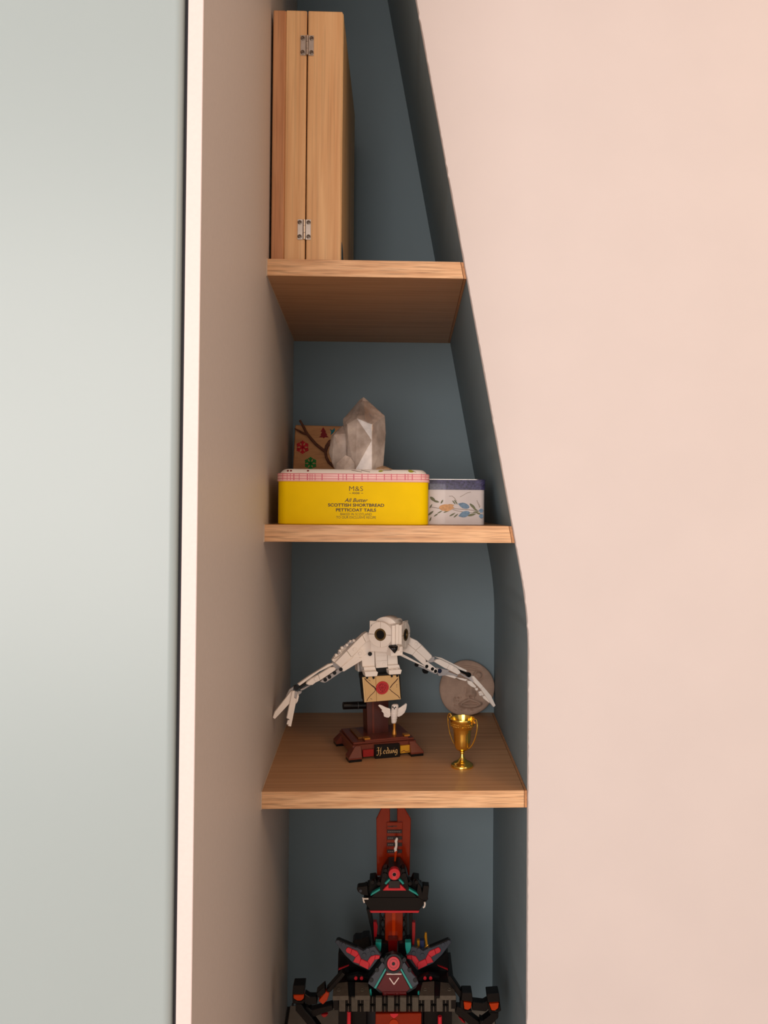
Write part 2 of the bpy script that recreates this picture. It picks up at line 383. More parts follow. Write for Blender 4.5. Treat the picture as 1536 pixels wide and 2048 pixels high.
# fruit print on the sloping cream band
cp = Plane((0, y0 + .0043, z_sk1 + .003), 0, 42)
NPET = [0]
def petals(m, pl, u, v, L, wd, ang, off=0.0003, n=10, thick=0.0002, tip=0.85):
    NPET[0] += 1; off += 0.00002 * (NPET[0] % 23)
    c = pl.at(u, v, off); k = pl.scale(u, v); a = math.radians(ang)
    P = []
    for i in range(n * 2):
        s = 2 * math.pi * i / (n * 2); x = math.cos(s) * L / 2; y = math.sin(s) * wd / 2 * (1 - tip * max(0, math.cos(s)) ** 2)
        P.append(c + (pl.t * (x * math.cos(a) - y * math.sin(a)) + pl.b * (x * math.sin(a) + y * math.cos(a))) * k)
    m.prism(P, -pl.n * thick)
m = MB()
for u in (575.8, 582, 616): petals(m, cp, u, 941.5, 4.6, 4.6, 0, tip=0)
m.build('cherry_print', mat('cherry_red', (120, 24, 30), 0.4), lid)
m = MB(); petals(m, cp, 762, 942, 11, 5, 10); petals(m, cp, 822, 942.5, 12, 7, -20)
o = m.build('leaf_print', mat('olive_green_print', (150, 150, 52), 0.4), lid); o['kind'] = 'stuff'
m = MB()
m.bar(cp, (703, 940.5), (724, 944), 1.1, .0002, .0003); m.bar(cp, (722, 940.5), (740, 944), 1.1, .0002, .0003); m.bar(cp, (766, 941), (783, 940.4), .9, .0002, .0003); m.bar(cp, (825, 941.5), (832, 944.5), 1.0, .0002, .0003)
o = m.build('stem_print', ink, lid); o['kind'] = 'stuff'
tp = fp.off(0.0003); bodyo = [o for o in tin.children if o.name.startswith('tin_body')][0]
for s, u, v, wp, hp_, sh, bo in (('M&S', 712.3, 977.2, 27.5, 9.6, 0, -0.012), ('FOOD', 712.2, 986.3, 14.5, 3.2, 0, 0.02), ('All Butter', 712.5, 1000.3, 46.5, 7.4, 0.32, 0.006),
                          ('SCOTTISH SHORTBREAD', 712.3, 1010.2, 112.5, 6.4, 0, 0.022), ('PETTICOAT TAILS', 712.2, 1020.0, 80, 6.4, 0, 0.022),
                          ('BAKED IN SCOTLAND', 712.2, 1028.3, 62.5, 4.9, 0, -0.01), ('TO OUR EXCLUSIVE RECIPE', 712.2, 1034.7, 79.5, 4.9, 0, -0.01)):
    text_on(tp, s, u, v, wp, hp_, 'lettering', ink, bodyo, 0, sh, bo)
m = MB(); m.bar(tp, (698.5, 986.3), (702, 986.3), .7, .0002); m.bar(tp, (722.5, 986.3), (726, 986.3), .7, .0002); m.build('lettering_rule', ink, bodyo)

# ------------------------------------------------------------------ small floral tin behind it
ys = 0.085; sp = flat(ys)
fx0, fx1 = sp.at(846, 1000).x, sp.at(969.5, 1000).x
szt, szs, szb = sp.at(910, 958.5).z, sp.at(910, 979.5).z, Z2 + 0.0002
ft = thing('floral_tin', 'small white tin with painted tulips and navy lid beside the yellow tin', 'tin', ((fx0 + fx1) / 2, ys + .05, szb))
cream = mat('white_tin_print', (206, 194, 190), 0.35, var=0.04, nscale=40, coat=0.2)
navy = mat('navy_lid_print', (62, 58, 92), 0.4, var=0.6, nscale=420, coat=0.2)
fe = fx1
m = MB(); m.loops([rrect(fx0, fe, ys, ys + .1, .006, szb), rrect(fx0, fe, ys, ys + .1, .006, szs + .001)]); fb = m.build('tin_body', cream, ft, smooth=True)
m = MB(); e = 0.0012
m.loops([rrect(fx0 - e, fe + e, ys - e, ys + .1 + e, .007, szs), rrect(fx0 - e, fe + e, ys - e, ys + .1 + e, .007, szt - .0012), rrect(fx0 - e - .0003, fe + e + .0003, ys - e - .0003, ys + .1 + e + .0003, .007, szt - .0004), rrect(fx0 - e + .001, fe + e - .001, ys - e + .001, ys + .1 + e - .001, .006, szt)])
fl = m.build('lid', navy, ft, smooth=True)
m = MB(); m.loops([rrect(fx0 - e - .0004, fe + e - .006, ys - e - .0004, ys + .1, .007, szt - .0009), rrect(fx0 - e - .0004, fe + e - .006, ys - e - .0004, ys + .1, .007, szt + .0001)])
lab(m.build('lid_rim', mat('pale_tin_rim', (190, 184, 180), 0.35, 0.6), fl), 'pale rim edge')  # paler strip along the top edge of the lid
q = sp.off(0.0002)
def zz(x, y): return 900 + x / 8.533, 900 + y / 8.533
m = MB()
for x, y, L, w_, a in ((232, 948, 24, 11, -18), (240, 1098, 24, 12, 18), (528, 1035, 9, 8, 0), (530, 1130, 9, 9, 0)):
    u, v = zz(x, y); petals(m, q, u, v, L, w_, a + 180)
m.build('tulip_print', mat('blue_petal_print', (96, 126, 152), 0.45, var=0.3, nscale=300), fb)
m = MB(); u, v = zz(-55, 985); petals(m, q, u, v, 31, 14, 0); petals(m, q, 899, 1012, 20, 8, 12)
m.build('orange_flower_print', mat('apricot_print', (204, 150, 92), 0.45, var=0.2, nscale=300), fb)
m = MB()
for u, v, L, w_, a in ((945.8, 1013, 17, 5, -42), (944, 1029.5, 17, 4.5, 14), (951, 1019, 12, 3, -30), (952, 1024, 12, 3, 8), (957, 1027, 9, 3, -20), (866, 998.5, 15, 6, -40), (862, 1026, 14, 4, 40),
                       (873, 1003, 12, 4, -12), (884, 1003, 9, 3, 60), (912, 1004.5, 12, 2.6, -55), (908, 1005, 10, 2.4, -50), (905, 1029, 14, 3, 30), (912, 1031, 12, 2.6, 40), (893, 1023, 13, 2.4, 20), (880, 1024, 12, 2.4, 28), (872, 1030, 10, 2.6, 35), (926, 1026, 8, 2.4, 20), (862, 1012, 10, 2.6, 60), (861, 1038, 10, 2.6, 70)):
    petals(m, q, u, v, L, w_, a)
o = m.build('leaf_print', mat('olive_leaf_print', (96, 96, 52), 0.45, var=0.25, nscale=300), fb); o['kind'] = 'stuff'
m = MB()
def curve(m, pl, P, w_, off=0.0001):
    for a, b in zip(P[:-1], P[1:]): m.bar(pl, a, b, w_, .0002, off)
curve(m, q, [(862, 1014), (880, 1017), (905, 1017), (930, 1019), (952, 1021), (963, 1022)], .9); curve(m, q, [(898, 992.5), (904, 992), (909, 996), (913, 1002)], .8)
curve(m, q, [(905, 1019), (920, 1023), (940, 1025), (962, 1026)], .8); curve(m, q, [(920, 994), (934, 986), (942, 984)], .6)
for i in range(6): m.bar(q, (953.5 + i * 1.0, 1002.5 + i * 2.6), (954.3 + i * 1.2, 1000.5 + i * 2.2), .9, .0002, .0001)
o = m.build('stem_print', mat('brown_stem_print', (112, 92, 58), 0.45), fb); o['kind'] = 'stuff'

# ------------------------------------------------------------------ stickered wooden block with twigs, behind the tin
bp_ = Plane((0, 0.275, Z2), -9, 9)
bl = thing('twig_block', 'wooden block with twigs and glitter snowflake stickers behind the crystal', 'decoration', (0.09, 0.285, Z2))
BW = wood('craft_wood', (196, 142, 92), (170, 116, 70), 0, 60, 8, 0.6, 0.12)
bot = Z2 + 0.0004
pA, pB = bp_.at(590.5, 849.5), bp_.at(706, 853)
dz = -bp_.b
def drop(p): return p + dz * ((p.z - bot) / -dz.z)
m = MB(); front = [pA, pB, drop(pB), drop(pA) + bp_.t * 0.0]; m.prism(front, -bp_.n * 0.019 + bp_.t * -0.0035)
for v in m.bm.verts: v.co.z = max(v.co.z, bot)
blk = m.build('block', BW, bl, 0.0014)
def z7(x, y): return 560 + x / 6.4, 780 + y / 6.4
bq = bp_.off(0.0003)
def snow(m, u, v, r):
    for i in range(6):
        a = math.radians(30 + 60 * i); d = (math.cos(a), -math.sin(a)); e_ = (u + d[0] * r, v + d[1] * r)
        m.bar(bq, (u, v), e_, r * .26, .0006, .0004)
        for s in (-1, 1):
            b_ = a + s * 0.9; f0 = (u + d[0] * r * .55, v + d[1] * r * .55); m.bar(bq, f0, (f0[0] + math.cos(b_) * r * .42, f0[1] - math.sin(b_) * r * .42), r * .22, .0006, .0003)
m = MB(); snow(m, *z7(288, 732), 13.2); m.build('snowflake_sticker', mat('red_glitter', (190, 28, 46), 0.3, 0.3, var=0.5, nscale=900), blk)
m = MB(); snow(m, *z7(390, 938), 12.6); m.build('snowflake_sticker', mat('green_glitter', (26, 128, 54), 0.3, 0.3, var=0.5, nscale=900), blk)
m = MB(); m.trace(bq, [z7(*p) for p in ((552, 475), (590, 535), (578, 535), (605, 575), (592, 578), (625, 605), (572, 605), (560, 620), (545, 605), (498, 605), (532, 578), (518, 575), (540, 535), (520, 532))], .0006, .0004)
m.build('tree_sticker', mat('maroon_glitter', (128, 22, 34), 0.3, 0.3, var=0.5, nscale=900), blk)
m = MB(); c5 = z7(672, 525); m.trace(bq, [z7(*p) for p in ((635, 495), (668, 515), (700, 485), (702, 520), (680, 550), (648, 578), (655, 535))], .0006, .0004)
m.build('star_sticker', mat('teal_glitter', (20, 110, 122), 0.3, 0.3, var=0.5, nscale=900), blk)
bark = mat('twig_bark', (92, 52, 34), 0.8, var=0.35, nscale=250, bump=0.5)
tw = bp_.off(0.0035); A = lambda *p: tw.at(*z7(*p))
m = MB(); m.tube([A(255, 388), A(300, 470), A(345, 560), A(455, 690), A(580, 790), A(592, 860), A(625, 925), A(700, 985)], [.0018, .0020, .0022, .0023, .0024, .0022, .0024, .0028]); m.build('twig', bark, blk, smooth=True)
m = MB(); m.tube([A(185, 492), A(225, 512), A(280, 545), A(352, 572)], [.0006, .0014, .0018, .0018]); m.build('twig', bark, blk, smooth=True)
m = MB(); m.tube([A(575, 800), A(600, 720), A(640, 665), A(680, 640)], [.0026, .003, .0034, .003]); m.build('twig', bark, blk, smooth=True)

# ------------------------------------------------------------------ quartz cluster on the tin lid
qm = bpy.data.materials.new('smoky_quartz'); qm.use_nodes = True; nt = qm.node_tree; b = nt.nodes['Principled BSDF']
tc = nt.nodes.new('ShaderNodeTexCoord'); nz = nt.nodes.new('ShaderNodeTexNoise'); nz.inputs['Scale'].default_value = 34; nz.inputs['Detail'].default_value = 6
nt.links.new(tc.outputs['Object'], nz.inputs['Vector'])
sx = nt.nodes.new('ShaderNodeSeparateXYZ'); nt.links.new(tc.outputs['Object'], sx.inputs[0])
mr = nt.nodes.new('ShaderNodeMapRange'); mr.inputs['From Min'].default_value = 0.03; mr.inputs['From Max'].default_value = 0.085; mr.inputs['To Min'].default_value = 0.40; mr.inputs['To Max'].default_value = 0.75
nt.links.new(sx.outputs['Z'], mr.inputs['Value'])
ad = nt.nodes.new('ShaderNodeMath'); ad.operation = 'MULTIPLY_ADD'; ad.inputs[1].default_value = -1.1; ad.inputs[2].default_value = 0.55
nt.links.new(nz.outputs['Fac'], ad.inputs[0])
a2 = nt.nodes.new('ShaderNodeMath'); a2.operation = 'ADD'; a2.use_clamp = True; nt.links.new(ad.outputs[0], a2.inputs[0]); nt.links.new(mr.outputs[0], a2.inputs[1])
nt.links.new(a2.outputs[0], b.inputs['Transmission Weight'])
rp = nt.nodes.new('ShaderNodeValToRGB'); rp.color_ramp.elements[0].color = lin((200, 182, 170)) + (1,); rp.color_ramp.elements[1].color = lin((232, 218, 208)) + (1,); rp.color_ramp.elements[0].position = .3; rp.color_ramp.elements[1].position = .7
nt.links.new(nz.outputs['Fac'], rp.inputs['Fac']); nt.links.new(rp.outputs['Color'], b.inputs['Base Color'])
b.inputs['Roughness'].default_value = 0.06; b.inputs['IOR'].default_value = 1.45
zl = z_top
qz = thing('quartz_crystal', 'cloudy pointed quartz crystal cluster standing on the yellow tin', 'crystal', (fp.at(725, 938).x, 0.10, zl))
yq = 0.10
def QP(x, y, dy): 
    u, v = z7(x, y); return flat(yq + dy).at(u, v)
def seat(pts): return [Vector((p.x, p.y, max(p.z, zl + .0002))) for p in pts]
big = [QP(1070, 88, .004), QP(1030, 115, .006), QP(805, 375, .0), QP(860, 440, -.022), QP(1180, 438, -.028), QP(1342, 332, -.006), QP(1330, 330, .028), QP(985, 360, -.026), QP(830, 360, .030), QP(1050, 250, .034),
       QP(830, 700, -.002), QP(870, 640, -.024), QP(1180, 640, -.030), QP(1355, 560, -.006)]
base = [(860, -.014), (960, -.030), (1180, -.030), (1318, -.006), (1300, .028), (1060, .036), (850, .024)]
big += [Vector((flat(yq + dy).at(560 + x / 6.4, 938).x, yq + dy, zl + .0002)) for x, dy in base]
m = MB(); m.hull(seat(big)); m.build('crystal_point', qm, qz, 0.0006)
c2 = [QP(800, 452, .004), QP(655, 590, .0), QP(690, 570, -.014), QP(840, 560, -.012), QP(840, 470, .016), QP(655, 640, .014), QP(625, 800, .0), QP(665, 930, -.008), QP(850, 800, -.016)]
c2 += [Vector((flat(yq + dy).at(560 + x / 6.4, 938).x, yq + dy, zl + .0002)) for x, dy in ((720, -.010), (870, -.016), (870, .016), (700, .012))]
m = MB(); m.hull(seat(c2)); m.build('crystal_point', qm, qz, 0.0005)
c3 = [QP(838, 830, -.030), QP(720, 940, -.028), QP(820, 990, -.036), QP(955, 940, -.036), QP(905, 860, -.034), QP(960, 960, -.030)]
c3 += [Vector((flat(yq + dy).at(560 + x / 6.4, 938).x, yq + dy, zl + .0002)) for x, dy in ((716, -.028), (822, -.037), (960, -.036), (960, -.02), (720, -.02))]
m = MB(); m.hull(seat(c3)); m.build('crystal_point', qm, qz, 0.0004)
m = MB(); m.loops([[Vector((qz.location.x + r * (1.0 + .12 * math.sin(i * 2.3)) * math.cos(i * .524) + .004, yq + r * .8 * math.sin(i * .524) + .003, zl + z)) for i in range(12)] for r, z in ((.036, .0001), (.034, .004), (.024, .008))])
lab(m.build('matrix_rock', mat('tan_matrix_rock', (170, 140, 110), 0.8, var=0.3, nscale=200, bump=0.6), qz), 'tan rock base under the points')
# ------------------------------------------------------------------ white brick-built owl on its stand, lowest shelf
ow_white = mat('ivory_brick_plastic', (250, 240, 230), 0.30, var=0.02, nscale=40)
ow_grey = mat('light_grey_brick_plastic', (176, 172, 172), 0.35)
ow_black = mat('black_brick_plastic', (12, 11, 11), 0.3, spec=0.3)
ow_brown = mat('reddish_brown_plastic', (104, 44, 28), 0.3, var=0.06)
ow_red = mat('dark_red_plastic', (140, 18, 18), 0.3)
ow_gold = mat('pearl_gold_plastic', (190, 128, 48), 0.3, 0.5)
ow_tan = mat('tan_envelope_plastic', (216, 178, 122), 0.35, var=0.03)
ow_ink = mat('envelope_brown_ink', (74, 34, 18), 0.5)
seal_red = mat('clear_red_plastic', (196, 12, 22), 0.2, coat=0.5)
eye_gold = mat('bronze_eye_ring', (122, 100, 62), 0.3, 0.6)
BEV = 0.00035
fl_, fr_, bl_ = on_level(699, 1526, Z3), on_level(849, 1511.5, Z3), on_level(665, 1486, Z3)
OC = (fr_ + bl_) / 2; OYAW = math.degrees(math.atan2(fr_.y - fl_.y, fr_.x - fl_.x))
OHW = ((fr_ - fl_).length) / 2; OHD = ((bl_ - fl_).length) / 2
OM = Matrix.Translation((OC.x, OC.y, Z3)) @ Matrix.Rotation(math.radians(OYAW), 4, 'Z')
owl = thing('brick_owl', 'white toy brick owl with spread wings on a brown display stand', 'toy owl', (OC.x, OC.y, Z3))
def opl(off, yaw=None, tilt=0): return Plane((OC.x, OC.y, Z3) + OM.to_3x3() @ Vector((0, -off, 0)) if False else Vector((OC.x, OC.y, Z3)) + OM.to_3x3() @ Vector((0, -off, 0)), OYAW if yaw is None else yaw, tilt)
IW, ID = OHW - 0.010, OHD - 0.010
# slab, raised tier, feet
st = MB().box((0, 0.002, 0.0125), (2 * IW + .004, 2 * ID + .002, 0.015), OM).build('display_base', ow_brown, owl, BEV)
MB().box((0, 0.003, 0.0215), (2 * IW, 2 * ID - .004, 0.0028), OM).build('base_tile', ow_brown, st, BEV)
MB().box((0.004, -ID + 0.013, 0.0242), (0.064, 0.018, 0.0026), OM).build('base_tile', ow_brown, st, BEV)
for x in (-0.0245, 0.034): lab(MB().box((x, -ID + 0.0085, 0.0269), (0.0085, 0.010, 0.0026), OM).build('gold_tile', ow_gold, st, BEV), 'small pearl gold tile')
lab(MB().box((-0.030, 0.004, 0.0243), (0.008, 0.050, 0.0026), OM).build('gold_tile', mat('dull_gold_tile', (126, 78, 34), 0.35, 0.3), st, BEV), 'long dull gold tile')
for sx in (-1, 1):
    for sy in (-1, 1):
        xo, xi = sx * OHW, sx * (OHW - 0.019); yo, yi = sy * OHD, sy * (OHD - 0.020)
        m = MB()
        lo = [(xo, yo), (xi, yo), (xi, yi), (xo, yi)]; hi = [(sx * (OHW - .011), sy * (OHD - .008)), (xi, sy * (OHD - .008)), (xi, yi), (sx * (OHW - .011), yi)]
        lo = [OM @ Vector((a, b, 0.0035)) for a, b in lo]; l2 = [p + Vector((0, 0, 0.003)) for p in lo]; hi = [OM @ Vector((a, b, 0.0198)) for a, b in hi]
        m.loops([lo, l2, hi]); ft_ = m.build('foot_slope', ow_brown, st, BEV)
        MB().box(((xo + xi) / 2, (yo + yi) / 2, 0.0018), (0.0185, 0.0195, 0.0034), OM).build('foot_pad', ow_black, st, BEV)
# front face: red panel, nameplate, gold panel
fpn = opl(ID + .0025)
npz = fpn
pl_ = MB().trace(npz, [(750, 1490.5), (799.5, 1487.0), (800, 1514.5), (750.5, 1518.0)], .006, .0016).build('nameplate', ow_black, owl, BEV)
lab(pl_, 'black nameplate tile with gold lettering')
lab(MB().trace(npz, [(726, 1500.5), (747.5, 1498.5), (747.5, 1512.5), (726, 1514.5)], .004, .0008).build('front_panel', ow_red, owl, BEV), 'dark red front panel')
gp = lab(MB().trace(npz, [(801, 1492), (822, 1489.8), (822.5, 1504.5), (801, 1507)], .004, .0008).build('front_panel', mat('mustard_panel', (196, 142, 30), 0.35), owl, BEV), 'mustard gold front panel')
MB().trace(npz, [(819, 1491), (821, 1490.7), (821.5, 1504), (819.5, 1504.5)], .001, .0013).build('panel_stripe', ow_gold, gp)
m = MB(); curve(m, npz, [(802, 1504.5), (808, 1501), (812, 1503.5), (818, 1502)], 1.2, .001); m.build('panel_print', ow_brown, gp)
# broad-nib lettering on the nameplate
def nib(m, pl, strokes, u0, v0, sx, sy, rise, nibw=1.7, ang=40, off=0.0019):
    a = math.radians(ang); du, dv = math.cos(a) * nibw / 2, -math.sin(a) * nibw / 2
    for S in strokes:
        Q = [(u0 + x * sx, v0 - y * sy - rise * x * sx) for x, y in S]
        for p, q in zip(Q[:-1], Q[1:]):
            P = [(p[0] - du, p[1] - dv), (p[0] + du, p[1] + dv), (q[0] + du, q[1] + dv), (q[0] - du, q[1] - dv)]
            if abs((q[0] - p[0]) * dv - (q[1] - p[1]) * du) < 1e-4: continue
            m.trace(pl, P, .0003, off)
W_ = [  # unit: x-height = 1
 [(0.05, 1.75), (0.35, 1.95), (0.7, 1.75), (0.95, 1.9)], [(0.62, 1.78), (0.58, 1.0), (0.62, 0.2), (0.4, -0.35), (0.05, -0.2)], [(0.05, .95), (.4, 1.1), (.8, .95), (1.1, 1.1)],
 [(1.55, 1.95), (1.3, 1.7), (1.22, .9), (1.2, 0.1), (1.0, -.55)], [(1.2, 0.2), (1.45, 0.0), (1.75, 0.25)],
 [(2.1, .45), (2.55, .7), (2.5, .95), (2.3, 1.0), (2.08, .7), (2.1, .2), (2.35, 0), (2.65, .15)],
 [(3.3, .9), (3.05, 1.0), (2.85, .7), (2.9, .15), (3.1, 0), (3.4, .3)], [(3.2, 1.8), (3.42, 1.3), (3.42, .2), (3.6, 0)],
 [(3.8, .95), (3.9, .3), (4.05, 0), (4.3, .25), (4.35, .95)], [(4.35, .9), (4.42, .3), (4.6, 0), (4.82, .4), (4.8, .95)],
 [(5.1, .95), (5.15, .3), (5.3, 0)], [(5.12, 1.35), (5.22, 1.45)],
 [(5.95, .9), (5.7, 1.0), (5.5, .7), (5.55, .2), (5.75, 0), (6.0, .3)], [(6.0, .95), (6.02, .2), (5.95, -.45), (5.7, -.65), (5.45, -.45)]]
m = MB(); nib(m, npz, W_, 753.0, 1508.6, 6.85, 7.0, 0.07); m.build('lettering', mat('gold_lettering', (196, 160, 104), 0.4), pl_)
# column behind, crank
cq = opl(-0.004)
co = MB().trace(cq, [(733, 1398), (777, 1396), (777, 1470), (735, 1474)], .024).build('column', mat('dark_brown_plastic', (78, 32, 24), 0.35), owl, BEV)
MB().trace(cq, [(744, 1398), (748, 1398), (749, 1471), (745, 1472)], .001, .0008).build('column_rib', ow_brown, co)
m = MB(); cr = opl(-0.012); a, b = cr.at(742, 1409.5), cr.at(686, 1411.5); m.cyl(a, b, 7.2 * cr.scale(700, 1410), seg=12)
ck = m.build('crank_handle', ow_black, owl, 0.0004, smooth=True)
m = MB(); a = cr.at(716, 1410.4); b = cr.at(714.5, 1410.5); m.cyl(a, b, 7.6 * cr.scale(700, 1410), seg=12); m.build('crank_ring', mat('dark_grey_ring', (58, 58, 60), 0.4), ck, smooth=True)
# envelope with seal
eq = opl(0.018, tilt=-3)
fr = MB().trace(eq, [(722.5, 1352), (800, 1344), (803, 1396), (728, 1402.5)], .014, -.003).build('envelope_frame', ow_black, owl, BEV)
MB().trace(eq, [(727.8, 1354.4), (751.2, 1352.9), (753.2, 1403.0), (731.8, 1404.6)], .003).build('envelope_tile', ow_tan, fr, BEV)
en = MB().trace(eq, [(751.7, 1352.9), (797.7, 1350), (801.6, 1398.8), (753.7, 1403.0)], .003).build('envelope_tile', ow_tan, fr, BEV)
MB().trace(eq, [(724.8, 1355), (727.6, 1354.6), (731.6, 1404.5), (729.2, 1404.8)], .0028, -.0006).build('envelope_edge', mat('pale_tan_plastic', (224, 192, 140), 0.35), fr)
def z5(x, y): return 700 + x / 10.24, 1225 + y / 10.24
m = MB()
for L_, w_ in (([(300, 1350), (340, 1400), (400, 1455), (470, 1515), (525, 1560)], 1.6), ([(530, 1580), (490, 1635), (420, 1700), (365, 1770), (345, 1815)], 1.1), ([(440, 1490), (500, 1530), (530, 1575), (505, 1560)], 2.0),
               ([(980, 1350), (940, 1405), (870, 1475), (820, 1545)], 1.7), ([(805, 1560), (850, 1610), (930, 1670), (990, 1715), (1018, 1760)], 1.2), ([(375, 1375), (420, 1405)], .7), ([(415, 1760), (455, 1778)], .8), ([(965, 1470), (955, 1495)], .8), ([(958, 1520), (962, 1530)], 1.2)):
    curve(m, eq, [z5(*p) for p in L_], w_, .0002)
o = m.build('ink_lines', ow_ink, fr); o['kind'] = 'stuff'
ks = eq.scale(765, 1376)
m = MB(); m.disc(eq, 765.1, 1376, 12.6 * ks, .0022, .002, 32); se = m.build('wax_seal', seal_red, fr, .0005, smooth=True)
seal_d = mat('dark_seal_relief', (138, 6, 14), 0.3)
m = MB(); m.disc(eq, 765.1, 1376, 9.6 * ks, .0005, .0023, 28, rin=8.8 * ks)
for L_ in ([(600, 1500), (640, 1470), (690, 1480), (735, 1500), (730, 1560), (700, 1600), (665, 1625), (625, 1590), (600, 1540), (600, 1500)], [(665, 1475), (665, 1620)], [(605, 1540), (730, 1545)], [(620, 1490), (650, 1530)], [(715, 1500), (685, 1530)], [(625, 1580), (650, 1555)], [(705, 1590), (685, 1560)]):
    curve(m, eq, [z5(*p) for p in L_], 1.0, .0024)
lab(m.build('seal_relief', seal_d, se), 'dark red crest relief on the seal')
# torso
tq = opl(0.012)
def studs(m, pl, L_, r=0.0023, h=0.0016, off=0.0):
    for u, v in L_: m.disc(pl, u, v, r, h, off + h, 14)
to = MB().trace(tq, [z5(*p) for p in ((515, 760), (765, 760), (770, 1130), (535, 1145))], .020).build('torso', ow_white, owl, BEV)
for L_, of in (([(535, 790), (760, 780), (765, 880), (540, 890)], .0010), ([(530, 1000), (765, 985), (768, 1125), (536, 1140)], .0012), ([(535, 895), (762, 885), (764, 980), (535, 993)], .0006)):
    MB().trace(tq, [z5(*p) for p in L_], .003, of).build('chest_plate', ow_white, to, BEV)
m = MB(); studs(m, tq, [z5(580, 1062), z5(692, 1055)], off=.001); m.build('chest_studs', ow_white, to, smooth=True)
MB().trace(tq, [z5(*p) for p in ((240, 905), (500, 770), (510, 1120), (255, 1125))], .022, -.002).build('side_plate', ow_white, to, BEV)
MB().trace(tq, [z5(*p) for p in ((770, 830), (965, 850), (985, 1070), (775, 1070))], .022, -.002).build('side_plate', ow_white, to, BEV)
lab(MB().trace(tq, [z5(*p) for p in ((965, 880), (990, 890), (1000, 1060), (985, 1070))], .02, -.004).build('side_plate', ow_black, to, BEV), 'black side edge')
m = MB(); m.disc(tq, *z5(412, 850), .0029, .002, .0005, 14); m.build('pin', ow_black, to)
tl = opl(-0.016)
for i, L_ in enumerate(([(150, 985), (180, 970), (200, 1210), (165, 1215)], [(190, 965), (215, 955), (235, 1215), (205, 1215)], [(225, 950), (252, 935), (275, 1210), (245, 1215)])):
    MB().trace(tl, [z5(*p) for p in L_], .018 , .004 * i).build('tail_plate', ow_white if i != 1 else ow_grey, to, BEV)
# feet gripping the black perch
pq = opl(0.016)
MB().trace(pq, [z5(*p) for p in ((545, 1140), (800, 1125), (800, 1255), (550, 1285))], .016, -.002).build('perch', ow_black, owl, BEV)
m = MB(); a, b = pq.at(719, 1350, -.008), pq.at(732, 1349, -.008); m.cyl(a, b, .0046, seg=14); m.build('perch_pin', ow_black, owl, smooth=True)
for L_, S_, C_ in (([(300, 1220), (545, 1205), (575, 1225), (555, 1305), (320, 1318)], [(375, 1190), (487, 1185)], [(345, 1310), (478, 1310)]),
                   ([(795, 1185), (1035, 1165), (1062, 1180), (1040, 1262), (805, 1275)], [(858, 1150), (970, 1140)], [(850, 1275), (962, 1268)])):
    m = MB(); m.trace(pq, [z5(*p) for p in L_], .016, .012); f_ = m.build('owl_foot', ow_white, owl, BEV)
    c0 = pq.at(*z5(*L_[0]), .012); c1 = pq.at(*z5(*L_[1]), .012)
    MB().trace(pq, [z5(x, y) for x, y in ((L_[0][0] - 20, L_[0][1] - 95), (L_[1][0] - 30, L_[1][1] - 95), (L_[1][0] + 0, L_[1][1] + 5), (L_[0][0], L_[0][1] + 5))], .008, .001).build('toe_plate', ow_white, f_, BEV)
    m = MB()
    for x, y in S_:
        p = pq.at(*z5(x, y + 30), .005); m.cyl(p, p + Vector((0, 0, .0022)), .0025, seg=14)
    m.build('foot_studs', ow_white, f_, .0003, smooth=True)
    for x, y in C_:
        p = pq.at(*z5(x, y), .008); q = pq.at(*z5(x - 2, y + 55), .0052); m = MB(); m.tube([p, (p + q) / 2 + pq.n * .002, q], [.0018, .0016, .0006], 8); m.build('claw', ow_black, f_, smooth=True)

